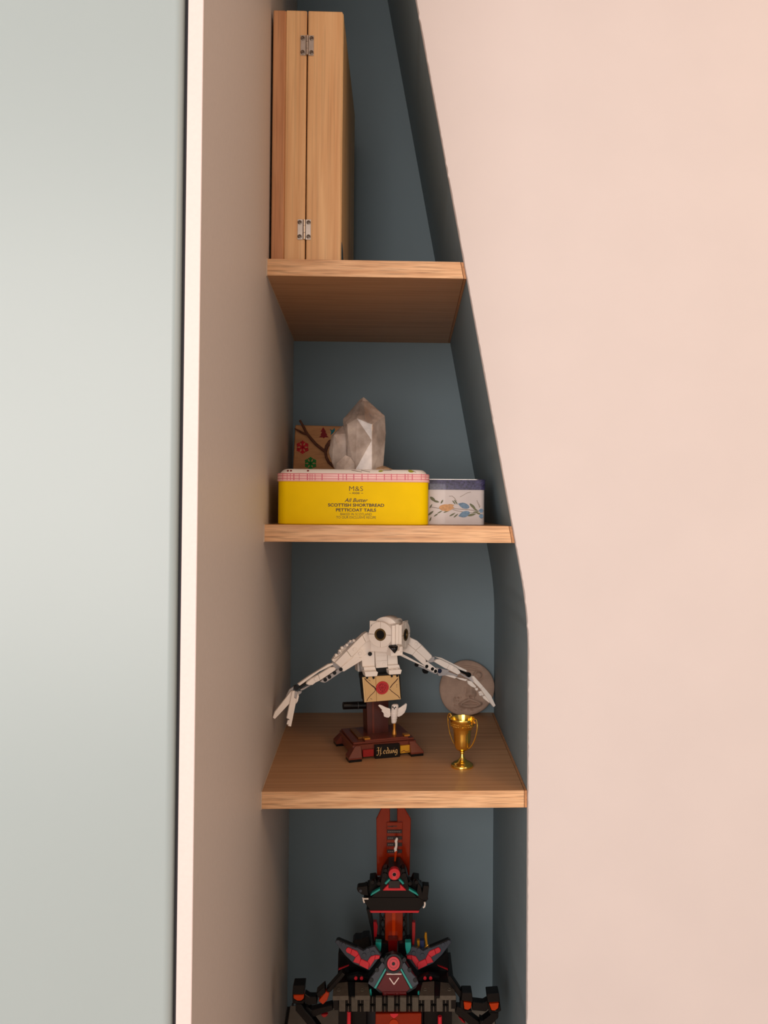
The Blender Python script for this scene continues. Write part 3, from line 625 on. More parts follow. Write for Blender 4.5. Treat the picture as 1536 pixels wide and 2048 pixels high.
# head: a cube turned so that one face disc looks at us and the other to the side
HY = 23.0; Hc = opl(0.020).at(781, 1270); h1 = math.radians(HY - 45); h2 = math.radians(HY + 45)
n1 = Vector((math.sin(h1), -math.cos(h1), 0)); n2 = Vector((math.sin(h2), -math.cos(h2), 0)); zu = Vector((0, 0, 1))
HS = .0165
zh = lambda v: opl(0.020).at(781, v).z - Hc.z
def hbox(a0, a1, b0, b1, z0, z1):
    """box given along the two face normals"""
    return [[Hc + n1 * a + n2 * b + zu * z for a, b in ((a0, b0), (a1, b0), (a1, b1), (a0, b1))] for z in (z0, z1)]
hd = MB().loops(hbox(-.024, HS, -.024, HS, zh(1301), zh(1247))).build('head', ow_white, owl, BEV)
P1 = Plane(Hc + n1 * (HS + .0034), HY - 45); P2 = Plane(Hc + n2 * (HS + .0034), HY + 45)
for pl, sgn, u, v, ma in ((P1, -1, 760.6, 1269.3, ow_white), (P2, 1, 808, 1277.5, ow_white)):
    if sgn < 0: c = pl.at(u, v)
    else: c = Hc + n2 * (HS + .0034) - n1 * .009 ; c.z = P1.at(760.6, 1273).z
    lp_ = Plane(c, pl.yaw); R1, R0 = .0182, .0084
    for qd in range(4):
        m = MB(); g = math.radians(1.2); ring = []
        for i in range(11):
            a = qd * math.pi / 2 + g + (math.pi / 2 - 2 * g) * i / 10; ring.append(c + (lp_.t * math.cos(a) + lp_.b * math.sin(a)) * R1)
        for i in range(10, -1, -1):
            a = qd * math.pi / 2 + g + (math.pi / 2 - 2 * g) * i / 10; ring.append(c + (lp_.t * math.cos(a) + lp_.b * math.sin(a)) * R0)
        m.prism(ring, -lp_.n * .0032); m.build('face_disc', ow_white, hd, .0002)
    m = MB(); m.disc(lp_, None, None, .0088, .004, .0006, 28, rin=.0064); m.build('eye_ring', eye_gold, hd, smooth=True)
    m = MB(); m.disc(lp_, None, None, .0067, .003, -.0008, 28); lab(m.build('pupil', mat('glossy_black', (10, 9, 9), 0.12), hd, .0005, smooth=True), 'glossy black pupil')
    m = MB(); q5 = lp_.off(-.0034)
    for dx, dz in ((-.0118 * (1 if sgn < 0 else -1), .0118),): 
        cc = c - lp_.n * .0034 + lp_.t * dx + lp_.b * dz; m.loops([[cc + lp_.t * a + lp_.b * b_ for a, b_ in ((-.0065, -.0065), (.0065, -.0065), (.0065, .0065), (-.0065, .0065))], [cc - lp_.n * .004 + lp_.t * a + lp_.b * b_ for a, b_ in ((-.0065, -.0065), (.0065, -.0065), (.0065, .0065), (-.0065, .0065))]])
    m.build('brow_plate', ow_white, hd, BEV)
# ridge between the discs, chin, beak, crown
cn = Hc + n1 * HS + n2 * HS; nf = (n1 + n2).normalized(); tf = (n2 - n1).normalized()
for k_, (dx, of, za, zb_) in enumerate(((-.0052, .0006, 1246, 1284), (0, .002, 1244, 1283), (.0052, .0006, 1246, 1284))):
    m = MB(); c = cn + tf * dx; m.loops([[c + tf * a + nf * b + zu * zh(v) for a, b in ((-.0024, -.008), (.0024, -.008), (.0024, of), (-.0024, of))] for v in (zb_, za)]); m.build('ridge_tile', ow_white, hd, BEV)
m = MB(); m.loops([[cn + tf * a + nf * b + zu * zh(v) for a, b in ((-.011, -.012), (.011, -.012), (.009, .001), (-.009, .001))] for v in (1306, 1296)]); m.build('chin_plate', ow_white, hd, BEV)
for s in (-1, 1):
    m = MB(); m.loops([[cn + tf * (s * a) + nf * b + zu * zh(v) for a, b in ((.0038, -.010), (.0105, -.010), (.0095, .0015), (.0038, .003))] for v in (1300, 1288)]); m.build('cheek_slope', ow_white, hd, .0012)
c = cn + nf * .004 - tf * .0062; m = MB()
m.hull([c + tf * a + nf * b + zu * zh(v) for a, b, v in ((-.0062, .0005, 1285.5), (.0062, .0005, 1285.5), (-.005, -.006, 1284), (.005, -.006, 1284), (-.0045, .0035, 1288), (.0045, .0035, 1288), (-.004, .004, 1293), (.004, .004, 1293), (0, .0035, 1300), (-.0075, -.003, 1287), (.004, -.006, 1296))])
lab(m.build('beak', mat('black_beak', (14, 13, 14), 0.15), hd, .0006, smooth=True), 'glossy black curved beak')
for pl, a0, ma in ((P1, 0, ow_white), (P2, 1, ow_white)):
    c = (Hc - n1 * .002 - n2 * .004) if a0 == 0 else (Hc - n2 * .002 - n1 * .006)
    t_ = pl.t; arc = []
    for i in range(13):
        a = math.radians(20 + 140 * i / 12); arc.append(c + t_ * (.0188 * math.cos(a)) + zu * (zh(1247) + (.0105 if a0 == 0 else .0075) * (math.sin(a) - .34) / .66))
    m = MB(); m.prism([p + pl.n * .0125 for p in arc], -pl.n * .022); m.build('crown', ow_white, hd, .0004, smooth=True, sharp=50)

# wings: many plates on the wing planes
def z4(x, y): return 540 + x / 7.68, 1260 + y / 7.68
def z6(x, y): return 800 + x / 7.68, 1260 + y / 7.68
def wing(zf, pl, plates, dots, name_label):
    w_ = None
    for i, (nm, pts, th, of, ma) in enumerate(plates):
        m = MB(); m.trace(pl, [zf(*p) for p in pts], th, of)
        if w_ is None: w_ = m.build('wing', ma, owl, BEV); lab(w_, name_label)
        else: m.build(nm, ma, w_, BEV)
    for nm, L_, r, th, of, ma in dots:
        for (x, y) in L_:
            m = MB(); m.disc(pl, *zf(x, y), r, th, of, 16); m.build(nm, ma, w_, .0002)
    return w_
LW = opl(0.006, OYAW + 4); RW = opl(0.002, OYAW + 4)
wing(z4, LW, [
 ('wing', [(1000, 508), (1440, 62), (1495, 30), (1560, 70), (1585, 215), (1110, 600)], .010, 0, ow_white),
 ('wing_panel', [(1005, 500), (1180, 322), (1250, 420), (1085, 572)], .004, .0035, ow_white),
 ('wing_panel', [(1184, 318), (1420, 80), (1470, 190), (1254, 416)], .004, .0040, ow_white),
 ('wing_panel', [(1424, 76), (1486, 34), (1570, 150), (1474, 186)], .004, .0040, ow_white),
 ('wing_panel', [(1260, 412), (1400, 290), (1470, 400), (1380, 420)], .003, .0015, ow_white),
 ('wing_slope', [(1092, 578), (1300, 400), (1400, 430), (1125, 632)], .006, .0018, ow_white),
 ('wing_slope', [(1300, 404), (1560, 190), (1630, 215), (1680, 300), (1620, 350), (1404, 428)], .006, .0006, ow_white),
 ('wing_slope', [(1110, 622), (1404, 424), (1650, 320), (1590, 360), (1135, 640)], .005, .0022, ow_white),
 ('feather', [(955, 468), (1080, 395), (1400, 95), (1485, 40), (1240, 300), (985, 500)], .006, -.004, ow_white),
 ('feather', [(958, 458), (1000, 395), (1060, 370), (1100, 330), (1130, 345), (980, 485)], .006, -.009, ow_white),
 ('feather', [(1050, 360), (1100, 270), (1180, 245), (1230, 200), (1260, 215), (1080, 390)], .006, -.012, ow_white),
 ('feather', [(1180, 235), (1240, 165), (1300, 160), (1390, 90), (1420, 90), (1230, 300)], .006, -.009, ow_grey),
 ('elbow_joint', [(958, 490), (1000, 510), (1110, 590), (1130, 640), (1075, 645), (1010, 600), (955, 540)], .006, -.003, ow_grey),
 ('wing_slat', [(428, 832), (600, 710), (900, 525), (960, 512), (975, 535), (760, 640), (455, 858)], .005, -.001, ow_white),
 ('forearm_plate', [(558, 832), (575, 800), (640, 750), (740, 690), (770, 775), (700, 808), (655, 845), (600, 846)], .005, .0042, ow_white),
 ('forearm_plate', [(744, 688), (890, 600), (930, 575), (985, 570), (1015, 598), (1000, 620), (774, 772)], .005, .0042, ow_white),
 ('forearm_beam', [(770, 795), (800, 770), (1060, 600), (1095, 610), (1105, 640), (870, 800), (835, 812)], .007, .001, ow_grey),
 ('axle', [(440, 880), (560, 795), (600, 800), (470, 905)], .004, -.003, ow_black),
 ('lower_slat', [(465, 918), (590, 850), (650, 838), (520, 918), (480, 935)], .004, -.002, ow_grey),
 ('feather', [(245, 1025), (300, 915), (370, 868), (350, 945), (290, 1000)], .003, -.002, ow_grey),
 ('feather', [(330, 935), (345, 985), (310, 1120), (75, 1370), (45, 1347), (78, 1255), (240, 1050)], .0035, .002, ow_white),
 ('feather', [(345, 938), (382, 935), (372, 1045), (405, 1055), (395, 1135), (325, 1485), (278, 1475), (300, 1370), (258, 1360)], .0045, .005, ow_white),
 ('feather', [(275, 1385), (305, 1385), (295, 1452), (258, 1452)], .003, .004, ow_white),
 ('feather_clip', [(378, 938), (428, 950), (405, 1048), (372, 1040)], .005, .0035, ow_grey),
 ('feather', [(430, 955), (445, 1020), (430, 1090), (398, 1140), (402, 1060)], .004, .002, ow_white),
 ('feather_clip', [(430, 940), (490, 940), (480, 970), (440, 1000)], .003, 0, ow_grey),
], [('pin_hole', [(993, 660), (915, 722), (850, 766)], .0027, .001, .0017, ow_black), ('pin_hole', [(1090, 606)], .0026, .001, .0030, ow_black), ('pivot', [(407, 886)], .0034, .005, .001, ow_black),
    ('stud', [(706, 752), (1302, 295)], .0026, .0016, .0056, ow_white), ('stud', [(1385, 362)], .0022, .0015, .004, ow_white), ('feather_stud', [(978, 462), (1020, 388), (1075, 325), (1110, 275), (1185, 232), (1240, 180), (1290, 165)], .0021, .004, -.003, ow_white), ('feather_stud', [(1060, 352), (1150, 250), (1210, 200), (1262, 190)], .0017, .004, -.001, ow_grey)], 'wing reaching towards the wardrobe panel')
wing(z6, RW, [
 ('wing', [(120, 95), (190, 128), (260, 160), (350, 240), (490, 390), (495, 420), (435, 480), (370, 440), (60, 240)], .010, 0, ow_white),
 ('wing_panel', [(60, 130), (130, 98), (188, 132), (262, 165), (330, 232), (245, 310), (125, 212), (60, 200)], .004, .0036, ow_white),
 ('wing_panel', [(334, 236), (486, 392), (490, 418), (435, 474), (390, 440), (249, 314)], .004, .0036, ow_white),
 ('wing_slope', [(60, 205), (125, 218), (245, 318), (190, 385), (40, 330)], .005, .0022, ow_white),
 ('wing_slope', [(249, 320), (385, 440), (402, 478), (375, 545), (194, 388)], .005, .0022, ow_white),
 ('wing_slope', [(-40, 340), (30, 362), (375, 548), (368, 564), (-20, 385)], .006, .0038, ow_white),
 ('elbow_joint', [(495, 408), (535, 418), (525, 490), (470, 500), (410, 498), (435, 470)], .006, -.002, ow_grey),
 ('forearm_beam', [(382, 492), (430, 492), (590, 618), (562, 672), (372, 568)], .007, .001, ow_white),
 ('forearm_beam', [(255, 525), (360, 565), (560, 665), (545, 680), (350, 590), (262, 552)], .005, -.001, ow_grey),
 ('forearm_link', [(560, 575), (620, 590), (765, 620), (690, 700), (600, 708), (570, 640)], .005, 0, ow_grey),
 ('pin_cap', [(355, 618), (390, 600), (445, 640), (420, 672), (375, 670)], .006, -.004, ow_black),
 ('wing_slat', [(530, 408), (640, 428), (1032, 622), (1012, 650), (880, 590), (600, 440)], .005, -.002, ow_white),
 ('forearm_plate', [(528, 490), (568, 452), (615, 450), (760, 520), (725, 600), (700, 592)], .005, .0042, ow_white),
 ('forearm_plate', [(764, 522), (855, 568), (922, 630), (932, 665), (890, 686), (729, 602)], .005, .0042, ow_white),
 ('lower_slat', [(640, 690), (740, 640), (900, 700), (840, 735), (700, 705)], .004, -.001, ow_grey),
 ('feather', [(690, 690), (830, 702), (880, 730), (840, 745), (760, 720)], .004, .001, ow_white),
 ('feather', [(850, 725), (960, 740), (1042, 762), (1010, 786), (930, 765)], .004, .001, ow_white),
 ('axle', [(905, 605), (930, 615), (1085, 672), (1078, 708), (1040, 705), (935, 650)], .004, .001, ow_black),
 ('feather_clip', [(915, 672), (945, 668), (1040, 722), (1105, 700), (1155, 790), (1130, 810), (1040, 745), (980, 715)], .004, .0, ow_grey),
 ('feather', [(1108, 708), (1135, 705), (1275, 862), (1245, 912), (1150, 815)], .0045, .004, ow_white),
 ('feather', [(1278, 866), (1400, 1008), (1470, 1160), (1442, 1186), (1395, 1130), (1248, 916)], .0045, .004, ow_white),
 ('feather', [(1040, 778), (1100, 788), (1172, 868), (1162, 892), (1100, 872), (1050, 830)], .004, .002, ow_white),
 ('feather', [(1215, 945), (1250, 940), (1290, 1000), (1260, 1010), (1215, 980)], .004, .001, ow_white),
 ('feather', [(1265, 1020), (1300, 1010), (1392, 1105), (1372, 1120), (1290, 1060)], .004, .001, ow_white),
], [('pin_hole', [(413, 560), (500, 600), (548, 634)], .0026, .001, .0017, ow_black), ('pin', [(262, 540)], .0026, .004, .001, ow_black), ('pin', [(612, 630)], .0034, .003, .0015, mat('dark_blue_pin', (30, 38, 62), 0.3)),
    ('pivot', [(1062, 690)], .0036, .005, .003, ow_black), ('stud', [(248, 220), (822, 585)], .0026, .0016, .0054, ow_white), ('stud', [(1180, 910), (1240, 990)], .0022, .003, .003, ow_white)], 'wing reaching towards the carved stone')

# ------------------------------------------------------------------ little owl figurine on a gold rod
fz = Plane(OM @ Vector((0.030, -ID + 0.019, 0.0255)), OYAW)
fb_ = fz.at(788.5, 1472); bz = (OM @ Vector((0, 0, 0.0255))).z
fo = thing('owl_figurine', 'tiny white owl with raised wings on a gold rod before the stand column', 'figurine', (fb_.x, fb_.y, bz))
fw = mat('white_figurine_plastic', (240, 230, 222), 0.3)
k = fz.scale(788, 1440)
cx = Vector((fb_.x, fb_.y, 0))
zf = lambda v: fz.at(788.5, v).z
m = MB(); m.lathe(cx, [(4.4 * k, bz + .0001), (4.4 * k, bz + .0012), (3.6 * k, bz + .004), (2.5 * k, zf(1458)), (2.6 * k, zf(1448)), (2.9 * k, zf(1444))], 16); m.build('rod', ow_gold, fo, smooth=True)
m = MB(); rings = []
lean = fz.t
for v, r, dx, dy in ((1446, 4.2, -1, 0), (1444, 5.0, -1, 0), (1438, 5.6, -.8, 0), (1430, 6.6, -.4, 0), (1422, 7.0, 0, .5), (1416, 6.6, .4, 1), (1413, 7.0, .6, 1.6), (1409.5, 6.4, .8, 1.6), (1407.8, 4.0, .9, 1.4)):
    c = Vector((fb_.x, fb_.y, zf(v))) + fz.t * (dx * k) + fz.n * (dy * k)
    rings.append([c + (fz.t * math.cos(2 * math.pi * i / 18) + fz.n * math.sin(2 * math.pi * i / 18) * .9) * (r * k) for i in range(18)])
m.loops(rings); body = m.build('body', fw, fo, smooth=True, sharp=70)
m = MB()
for i, v in enumerate((1426, 1431, 1436, 1441)):
    c = Vector((fb_.x, fb_.y, zf(v))) + fz.t * (-.4 * k); rr = (7.2, 6.9, 6.2, 5.6)[i] * k
    m.loops([[c + (fz.t * math.cos(a) + fz.n * math.sin(a) * .95) * r_ + zu * dz_ for a in [2 * math.pi * j / 18 for j in range(18)]] for r_, dz_ in ((rr * .96, .0004), (rr, -.0004), (rr * .9, -.0006))], False, False)
m.build('breast_feathers', fw, body, smooth=True)
m = MB(); fe_ = fz.off(8.4 * k)
for u in (786.0, 791.2): m.disc(fe_, u, 1414.6, 1.2 * k, .0016, 0, 10)
m.build('eyes', ow_black, body)
m = MB(); m.trace(fe_, [(787.6, 1415.5), (790.2, 1415.5), (788.9, 1419.5)], .0016, .0002); m.build('beak', ow_black, body)
def z8(x, y): return 640 + x / 6.4, 1380 + y / 6.4
for L_, feath in (([(900, 240), (850, 225), (800, 200), (765, 188), (745, 200), (790, 250), (815, 290), (820, 340), (850, 352), (880, 355), (905, 330)], [(795, 262, 860, 330), (812, 250, 885, 320), (830, 240, 895, 300)]),
            ([(980, 240), (1030, 225), (1070, 195), (1105, 170), (1115, 185), (1105, 240), (1085, 290), (1050, 325), (1010, 345), (985, 340)], [(1100, 215, 1000, 270), (1090, 260, 995, 300), (1065, 295, 990, 325), (1108, 185, 1010, 245)])):
    m = MB(); m.trace(fz, [z8(*p) for p in L_], .0022, .001); wg = m.build('wing', fw, fo, .0004)
    m = MB()
    for x0_, y0_, x1_, y1_ in feath: m.bar(fz, z8(x0_, y0_), z8(x1_, y1_), 3.2, .0012, .0018)
    m.build('wing_feathers', fw, wg, .0003)

# ------------------------------------------------------------------ gold trophy cup
gold = mat('polished_gold', (255, 214, 106), 0.16, 1.0, var=0.02)
tb = on_level(924.2, 1533, Z3); tp_ = flat(tb.y); k = tp_.scale(924, 1490)
cup = thing('trophy_cup', 'small shiny gold two-handled trophy cup on the lowest shelf', 'trophy', (tb.x, tb.y, Z3))
c0 = Vector((tb.x, tb.y, Z3))
def prof(L_): return [(r * k, h * k) for r, h in L_]
m = MB(); m.lathe(c0, prof([(22.4, .1), (22.6, 2.5), (22, 5), (20.5, 6.2), (18.5, 6.8), (17.5, 8.6), (11, 11.5), (6.5, 15), (4.4, 19), (3.4, 24), (3.2, 26), (4.8, 27.5), (4.9, 29), (3.4, 30.5)]), 48); m.build('foot', gold, cup, smooth=True, sharp=50)
m = MB(); m.lathe(c0, prof([(3.2, 30), (6, 31.2), (11, 33.5), (14.2, 38), (16.0, 45), (16.8, 55), (17.3, 66), (18.6, 74), (21.2, 79), (23.2, 81), (23.4, 89), (24.6, 91), (25.6, 95.5), (25.2, 96.6), (24.2, 96.4), (22.8, 91), (20.5, 80), (16.4, 66), (15.6, 50), (12, 38), (.01, 34)]), 56, (True, False))
bowl = m.build('bowl', gold, cup, smooth=True, sharp=60)
m = MB()
random.seed(3)
for i in range(44):
    a = 2 * math.pi * i / 44
    for j in range(2):
        r = 23.5 * k; zz_ = (83 + 4 * j + random.uniform(-.6, .6)) * k; aa = a + random.uniform(-.03, .03)
        p = c0 + Vector((r * math.cos(aa), r * math.sin(aa), zz_)); s_ = random.uniform(1.0, 1.7) * k
        d_ = Vector((math.cos(aa), math.sin(aa), 0)); tt = Vector((-d_.y, d_.x, 0))
        m.hull([p + tt * s_, p - tt * s_, p + zu * s_, p - zu * s_, p + d_ * s_ * .8, p - d_ * s_ * .4])
o = m.build('embossed_band', gold, bowl); o['kind'] = 'stuff'
ha = math.radians(-42)
for s in (1, -1):
    d_ = Vector((math.cos(ha), math.sin(ha), 0)) * s
    L_ = [(23.0, 86), (26.5, 92), (28.2, 97), (30.5, 100), (33.8, 99.5), (36.0, 96), (37.0, 89), (36.5, 80), (34.5, 70), (31, 59), (26, 49), (20.5, 41.5), (16.0, 39)]
    P = [c0 + d_ * (r * k) + zu * (h * k) for r, h in L_]
    m = MB(); m.tube(P, [1.3 * k] * 3 + [1.4 * k] * 4 + [1.2 * k] * 6, 10); hn = m.build('handle', gold, cup, smooth=True)
    L_ = [(30.5, 99), (28.5, 95), (29.5, 91), (32, 91.5), (32, 94.5)]
    m = MB(); m.tube([c0 + d_ * (r * k) + zu * (h * k) for r, h in L_], [1.3 * k] * 5, 8); m.build('handle_scroll', gold, hn, smooth=True)

# ------------------------------------------------------------------ round carved stone leaning in the corner
stone = mat('warm_grey_stone', (184, 156, 138), 0.85, var=0.10, nscale=70, bump=0.35)
SR = 0.0468; tlt = math.radians(10)
sb = flat(0.352).at(936, 1432)
sx_, sy_ = flat(0.355).at(935, 1380).x, 0.349
cz = Z3 + SR * math.cos(tlt) + .0062
so = thing('carved_stone', 'round grey stone carved with a face, leaning in the niche corner', 'stone', (sx_, sy_, Z3))
sp_ = Plane((sx_, sy_, cz), -2, 10)
sc0 = sp_.p - sp_.n * 0.004
def bump_(x, y, cx, cy, sx, sy, a): return a * math.exp(-(((x - cx) / sx) ** 2 + ((y - cy) / sy) ** 2))
def seg(x, y, P, s, a):
    best = 9
    for (x0, y0), (x1, y1) in zip(P[:-1], P[1:]):
        dx, dy = x1 - x0, y1 - y0; t = max(0, min(1, ((x - x0) * dx + (y - y0) * dy) / (dx * dx + dy * dy))); best = min(best, math.hypot(x - x0 - t * dx, y - y0 - t * dy))
    return a * math.exp(-(best / s) ** 2)
random.seed(5)
pits = [(random.uniform(-.45, .35), random.uniform(-.88, -.30)) for _ in range(60)]
pits = [p for p in pits if not (abs(p[0] - .12) < .40 and -.72 < p[1] < -.34) and math.hypot(*p) < .9]
def relief(x, y):  # unit disc, millimetres outward
    h = 0
    h += bump_(x, y, .14, -.02, .11, .26, 2.6) + bump_(x, y, .14, -.20, .15, .10, 2.6) + bump_(x, y, -.02, -.22, .07, .06, .9) + bump_(x, y, .30, -.22, .07, .06, .9)   # nose
    h -= seg(x, y, [(-.05, -.02), (-.05, -.16), (-.1, -.24), (-.05, -.32)], .05, 1.1) + seg(x, y, [(.33, -.08), (.36, -.2), (.34, -.3)], .05, 1.0)
    h += seg(x, y, [(-.24, -.56), (-.04, -.45), (.12, -.40), (.22, -.44), (.50, -.54)], .055, 2.2) + seg(x, y, [(-.22, -.60), (.05, -.67), (.30, -.66), (.48, -.58)], .055, 2.2)  # lips
    h -= seg(x, y, [(-.14, -.565), (.08, -.54), (.18, -.545), (.40, -.57)], .03, 1.6) + bump_(x, y, .14, -.35, .05, .05, 1.0)
    h -= seg(x, y, [(-.34, -.54), (-.2, -.42), (-.02, -.36)], .04, .9) + seg(x, y, [(-.2, -.73), (.1, -.78), (.45, -.70)], .05, .7)
    for ex, ey in ((.43, .46), (-.24, .46)):
        r = math.hypot((x - ex), (y - ey) * 1.0); h += -1.5 * math.exp(-((r - .15) / .035) ** 2) + 1.2 * math.exp(-(r / .08) ** 2) - 1.3 * math.exp(-(r / .03) ** 2)
    for yy, am in ((.66, .9), (.73, .8), (.80, .8)): h -= seg(x, y, [(-.35, yy - .03), (-.05, yy + .02), (.25, yy), (.5, yy - .06)], .022, am)
    for px_, py_ in pits: 
        if abs(x - px_) < .08 and abs(y - py_) < .08: h -= 1.6 * math.exp(-(((x - px_) ** 2 + (y - py_) ** 2) / .022 ** 2))
    return h
m = MB(); NR, NS = 90, 240; rings = []
for i in range(NR + 1):
    f = i / NR; r = f
    ring = []
    for j in range(NS):
        a = 2 * math.pi * j / NS; wob = 1 + .018 * math.sin(2 * a + .6) + .012 * math.sin(3 * a + 2) + .006 * math.sin(5 * a)
        if f < 1: x, y = r * math.cos(a), r * math.sin(a)
        prof_h = 9.0 * math.sqrt(max(0, 1 - r ** 3.2))
        hh = (prof_h + relief(r * math.cos(a), r * math.sin(a)) * 1.7 * min(1, (1 - r) * 8)) * .001
        ring.append(sc0 + (sp_.t * math.cos(a) + sp_.b * math.sin(a)) * (max(r, .002) * wob * SR) + sp_.n * hh)
    rings.append(ring)
for r, d in ((.99, -.003), (.93, -.006), (.80, -.0085), (.01, -.0095)):
    rings.append([sc0 + (sp_.t * math.cos(2 * math.pi * j / NS) + sp_.b * math.sin(2 * math.pi * j / NS)) * (r * SR * (1 + .018 * math.sin(4 * math.pi * j / NS + .6) + .012 * math.sin(6 * math.pi * j / NS + 2))) + sp_.n * d for j in range(NS)])
m.loops(rings)
lo_z = min(v.co.z for v in m.bm.verts); dzs = Z3 + .0002 - lo_z
hi_y = max(v.co.y for v in m.bm.verts); dys = (D - .0006) - hi_y
for v in m.bm.verts: v.co.z += dzs; v.co.y += min(0, dys) if dys < 0 else dys
m.build('carved_face', stone, so, smooth=True, sharp=80)
# ------------------------------------------------------------------ black and red brick tower on the bottom board
tk = mat('black_toy_plastic', (11, 10, 11), 0.34, spec=0.25)
tg = mat('dark_bluish_grey_plastic', (58, 63, 72), 0.4, spec=0.3)
tr_ = mat('bright_red_plastic', (208, 38, 52), 0.28)
tdr = mat('deep_red_plastic', (150, 14, 24), 0.3)
tt_ = mat('teal_plastic', (28, 152, 142), 0.3)
tcl = mat('clear_red_orange_plastic', (172, 46, 10), 0.2, trans=0.45, ior=1.3, coat=0.3)
tcd = mat('clear_dark_red_plastic', (120, 12, 12), 0.2, trans=0.45, ior=1.3, coat=0.3)
tor = mat('clear_orange_plastic', (216, 66, 10), 0.12, trans=0.4, ior=1.3, coat=0.3)
tbr = mat('weathered_track_plastic', (88, 80, 70), 0.6, spec=0.25, var=0.12, nscale=200)
twh = mat('white_toy_plastic', (236, 224, 212), 0.35)
tpr = mat('white_line_print', (226, 208, 200), 0.4)
tgo = mat('gold_toy_plastic', (196, 136, 30), 0.3, 0.4)
tbl = mat('navy_toy_plastic', (30, 44, 84), 0.4)
TY = 0.20
tw0 = flat(TY).at(786.5, 2000)
tow = thing('brick_tower', 'black and red toy brick tower with a clear red sign on top', 'toy tower', (tw0.x, TY, ZLOW))
def zA(x, y): return 570 + x / 6.144, 1820 + y / 6.144
def zB(x, y): return 780 + x / 6.144, 1820 + y / 6.144
def zC(x, y): return 690 + x / 7.68, 1610 + y / 7.68
def T(name, pts, y, th, ma, parent, zf=None, off=0.0, bev=BEV, label=None, pl=None):
    m = MB(); m.trace(pl or flat(y), [zf(*p) if zf else p for p in pts], th, off); o = m.build(name, ma, parent, bev)
    if label: o['label'] = label
    return o
UM = 786.5
def mir(pts): return [(2 * UM - u, v) for u, v in pts]
def px(zf, pts): return [zf(*p) for p in pts]

# base body standing on the board, with the track band in front
YF = 0.12
zbt = flat(YF).at(UM, 1993).z; zbb = flat(YF).at(UM, 2026).z
xl_, xr_ = flat(YF).at(667, 2000).x, flat(YF).at(913, 2000).x
m = MB(); m.box(((xl_ + xr_) / 2, (YF + .006 + .235) / 2, (zbt + zbb) / 2 - .001), (xr_ - xl_ - .002, .235 - YF - .006, zbt - zbb - .004)); bs = m.build('tower_base', tk, tow, BEV)
x1_, x2_ = flat(.15).at(676, 2000).x, flat(.15).at(905, 2000).x
for a, b in ((x1_, x1_ + .040), (x2_ - .040, x2_)):
    m = MB(); m.box(((a + b) / 2, .195, (zbb + ZLOW) / 2 + .0001), (b - a, .07, zbb - ZLOW - .0004)); lab(m.build('base_leg', tk, bs, BEV), 'black block leg under the platform')
m = MB(); m.box(((x1_ + x2_) / 2, .205, (zbb + ZLOW) / 2), (x2_ - x1_ - .02, .006, zbb - ZLOW - .002)); m.build('rear_wall', mat('dark_grey_brick', (42, 42, 46), 0.4), bs, BEV)
for i in range(10):
    u = 684.5 + i * 24.35
    if u > 906: break
    T('track_link', [(u - 6.4, 1995.2), (u + 6.4, 1995.2), (u + 6.2, 2023.4), (u - 6.2, 2023.4)], YF, .005, tbr, bs)
    m = MB()
    for q in (-3.9, -1.3, 1.3, 3.9): m.trace(flat(YF), [(u + q - .45, 1996), (u + q + .45, 1996), (u + q + .45, 2023), (u + q - .45, 2023)], .0008, .0006)
    o = m.build('track_groove', tbr, bs); o['kind'] = 'stuff'
    uj = u + 12.2
    if uj < 905:
        m = MB(); m.trace(flat(YF), [(uj - 1.0, 1994.5), (uj + 1.0, 1994.5), (uj + 1.0, 2007), (uj - 1.0, 2007)], .003, -.001); m.trace(flat(YF), [(uj - 1.0, 2013), (uj + 1.0, 2013), (uj + 1.0, 2023.5), (uj - 1.0, 2023.5)], .003, -.001); o = m.build('track_pin', tbr, bs, .0002); o['kind'] = 'stuff'
        for v0, v1 in ((1994, 2009), (2011, 2024.5)):
            T('track_clip', [(uj - 5, v0), (uj - 2.4, v0), (uj - 1.6, (v0 + v1) / 2), (uj - 2.4, v1), (uj - 5, v1)], YF, .004, tk, bs, off=.0005)
            T('track_clip', [(uj + 5, v0), (uj + 2.4, v0), (uj + 1.6, (v0 + v1) / 2), (uj + 2.4, v1), (uj + 5, v1)], YF, .004, tk, bs, off=.0005)
T('band_end', [(666.5, 1993.5), (676.5, 1993.5), (676.5, 2016), (666.5, 2017)], YF, .008, tk, bs, off=.0008)
T('band_end', [(902, 1996), (912.5, 1996.5), (912, 2018), (902, 2018)], YF, .008, tk, bs, off=.0008)
def level_plate(name, pts, z, th, ma, parent, bev=BEV):
    m = MB(); P = [on_level(u, v, z) for u, v in pts]; m.prism(P, (0, 0, -th)); return m.build(name, ma, parent, bev)
zp = zbt + .003
for pts in (px(zA, [(600, 905), (770, 880), (780, 1055), (585, 1060)]), px(zA, [(860, 885), (1020, 890), (1045, 1055), (860, 1055)]), px(zB, [(400, 885), (545, 872), (545, 1055), (355, 1055)]), px(zB, [(620, 885), (770, 900), (812, 1055), (612, 1055)])):
    o = level_plate('platform_plate', pts, zp, .006, tbr, bs)
for pts in (px(zA, [(778, 880), (855, 885), (856, 1056), (784, 1056)]), px(zB, [(548, 872), (617, 880), (610, 1056), (548, 1056)])):
    level_plate('platform_groove', pts, zp - .003, .004, tk, bs)
for u, v in (zB(432, 978), zB(730, 978), zA(660, 985), zA(950, 985)):
    p = on_level(u, v, zp); m = MB(); m.lathe(p, [(.0031, -.001), (.0031, .0008), (.0024, .0010), (.0022, .0004)], 18); m.build('platform_stud', tbr, bs, smooth=True)
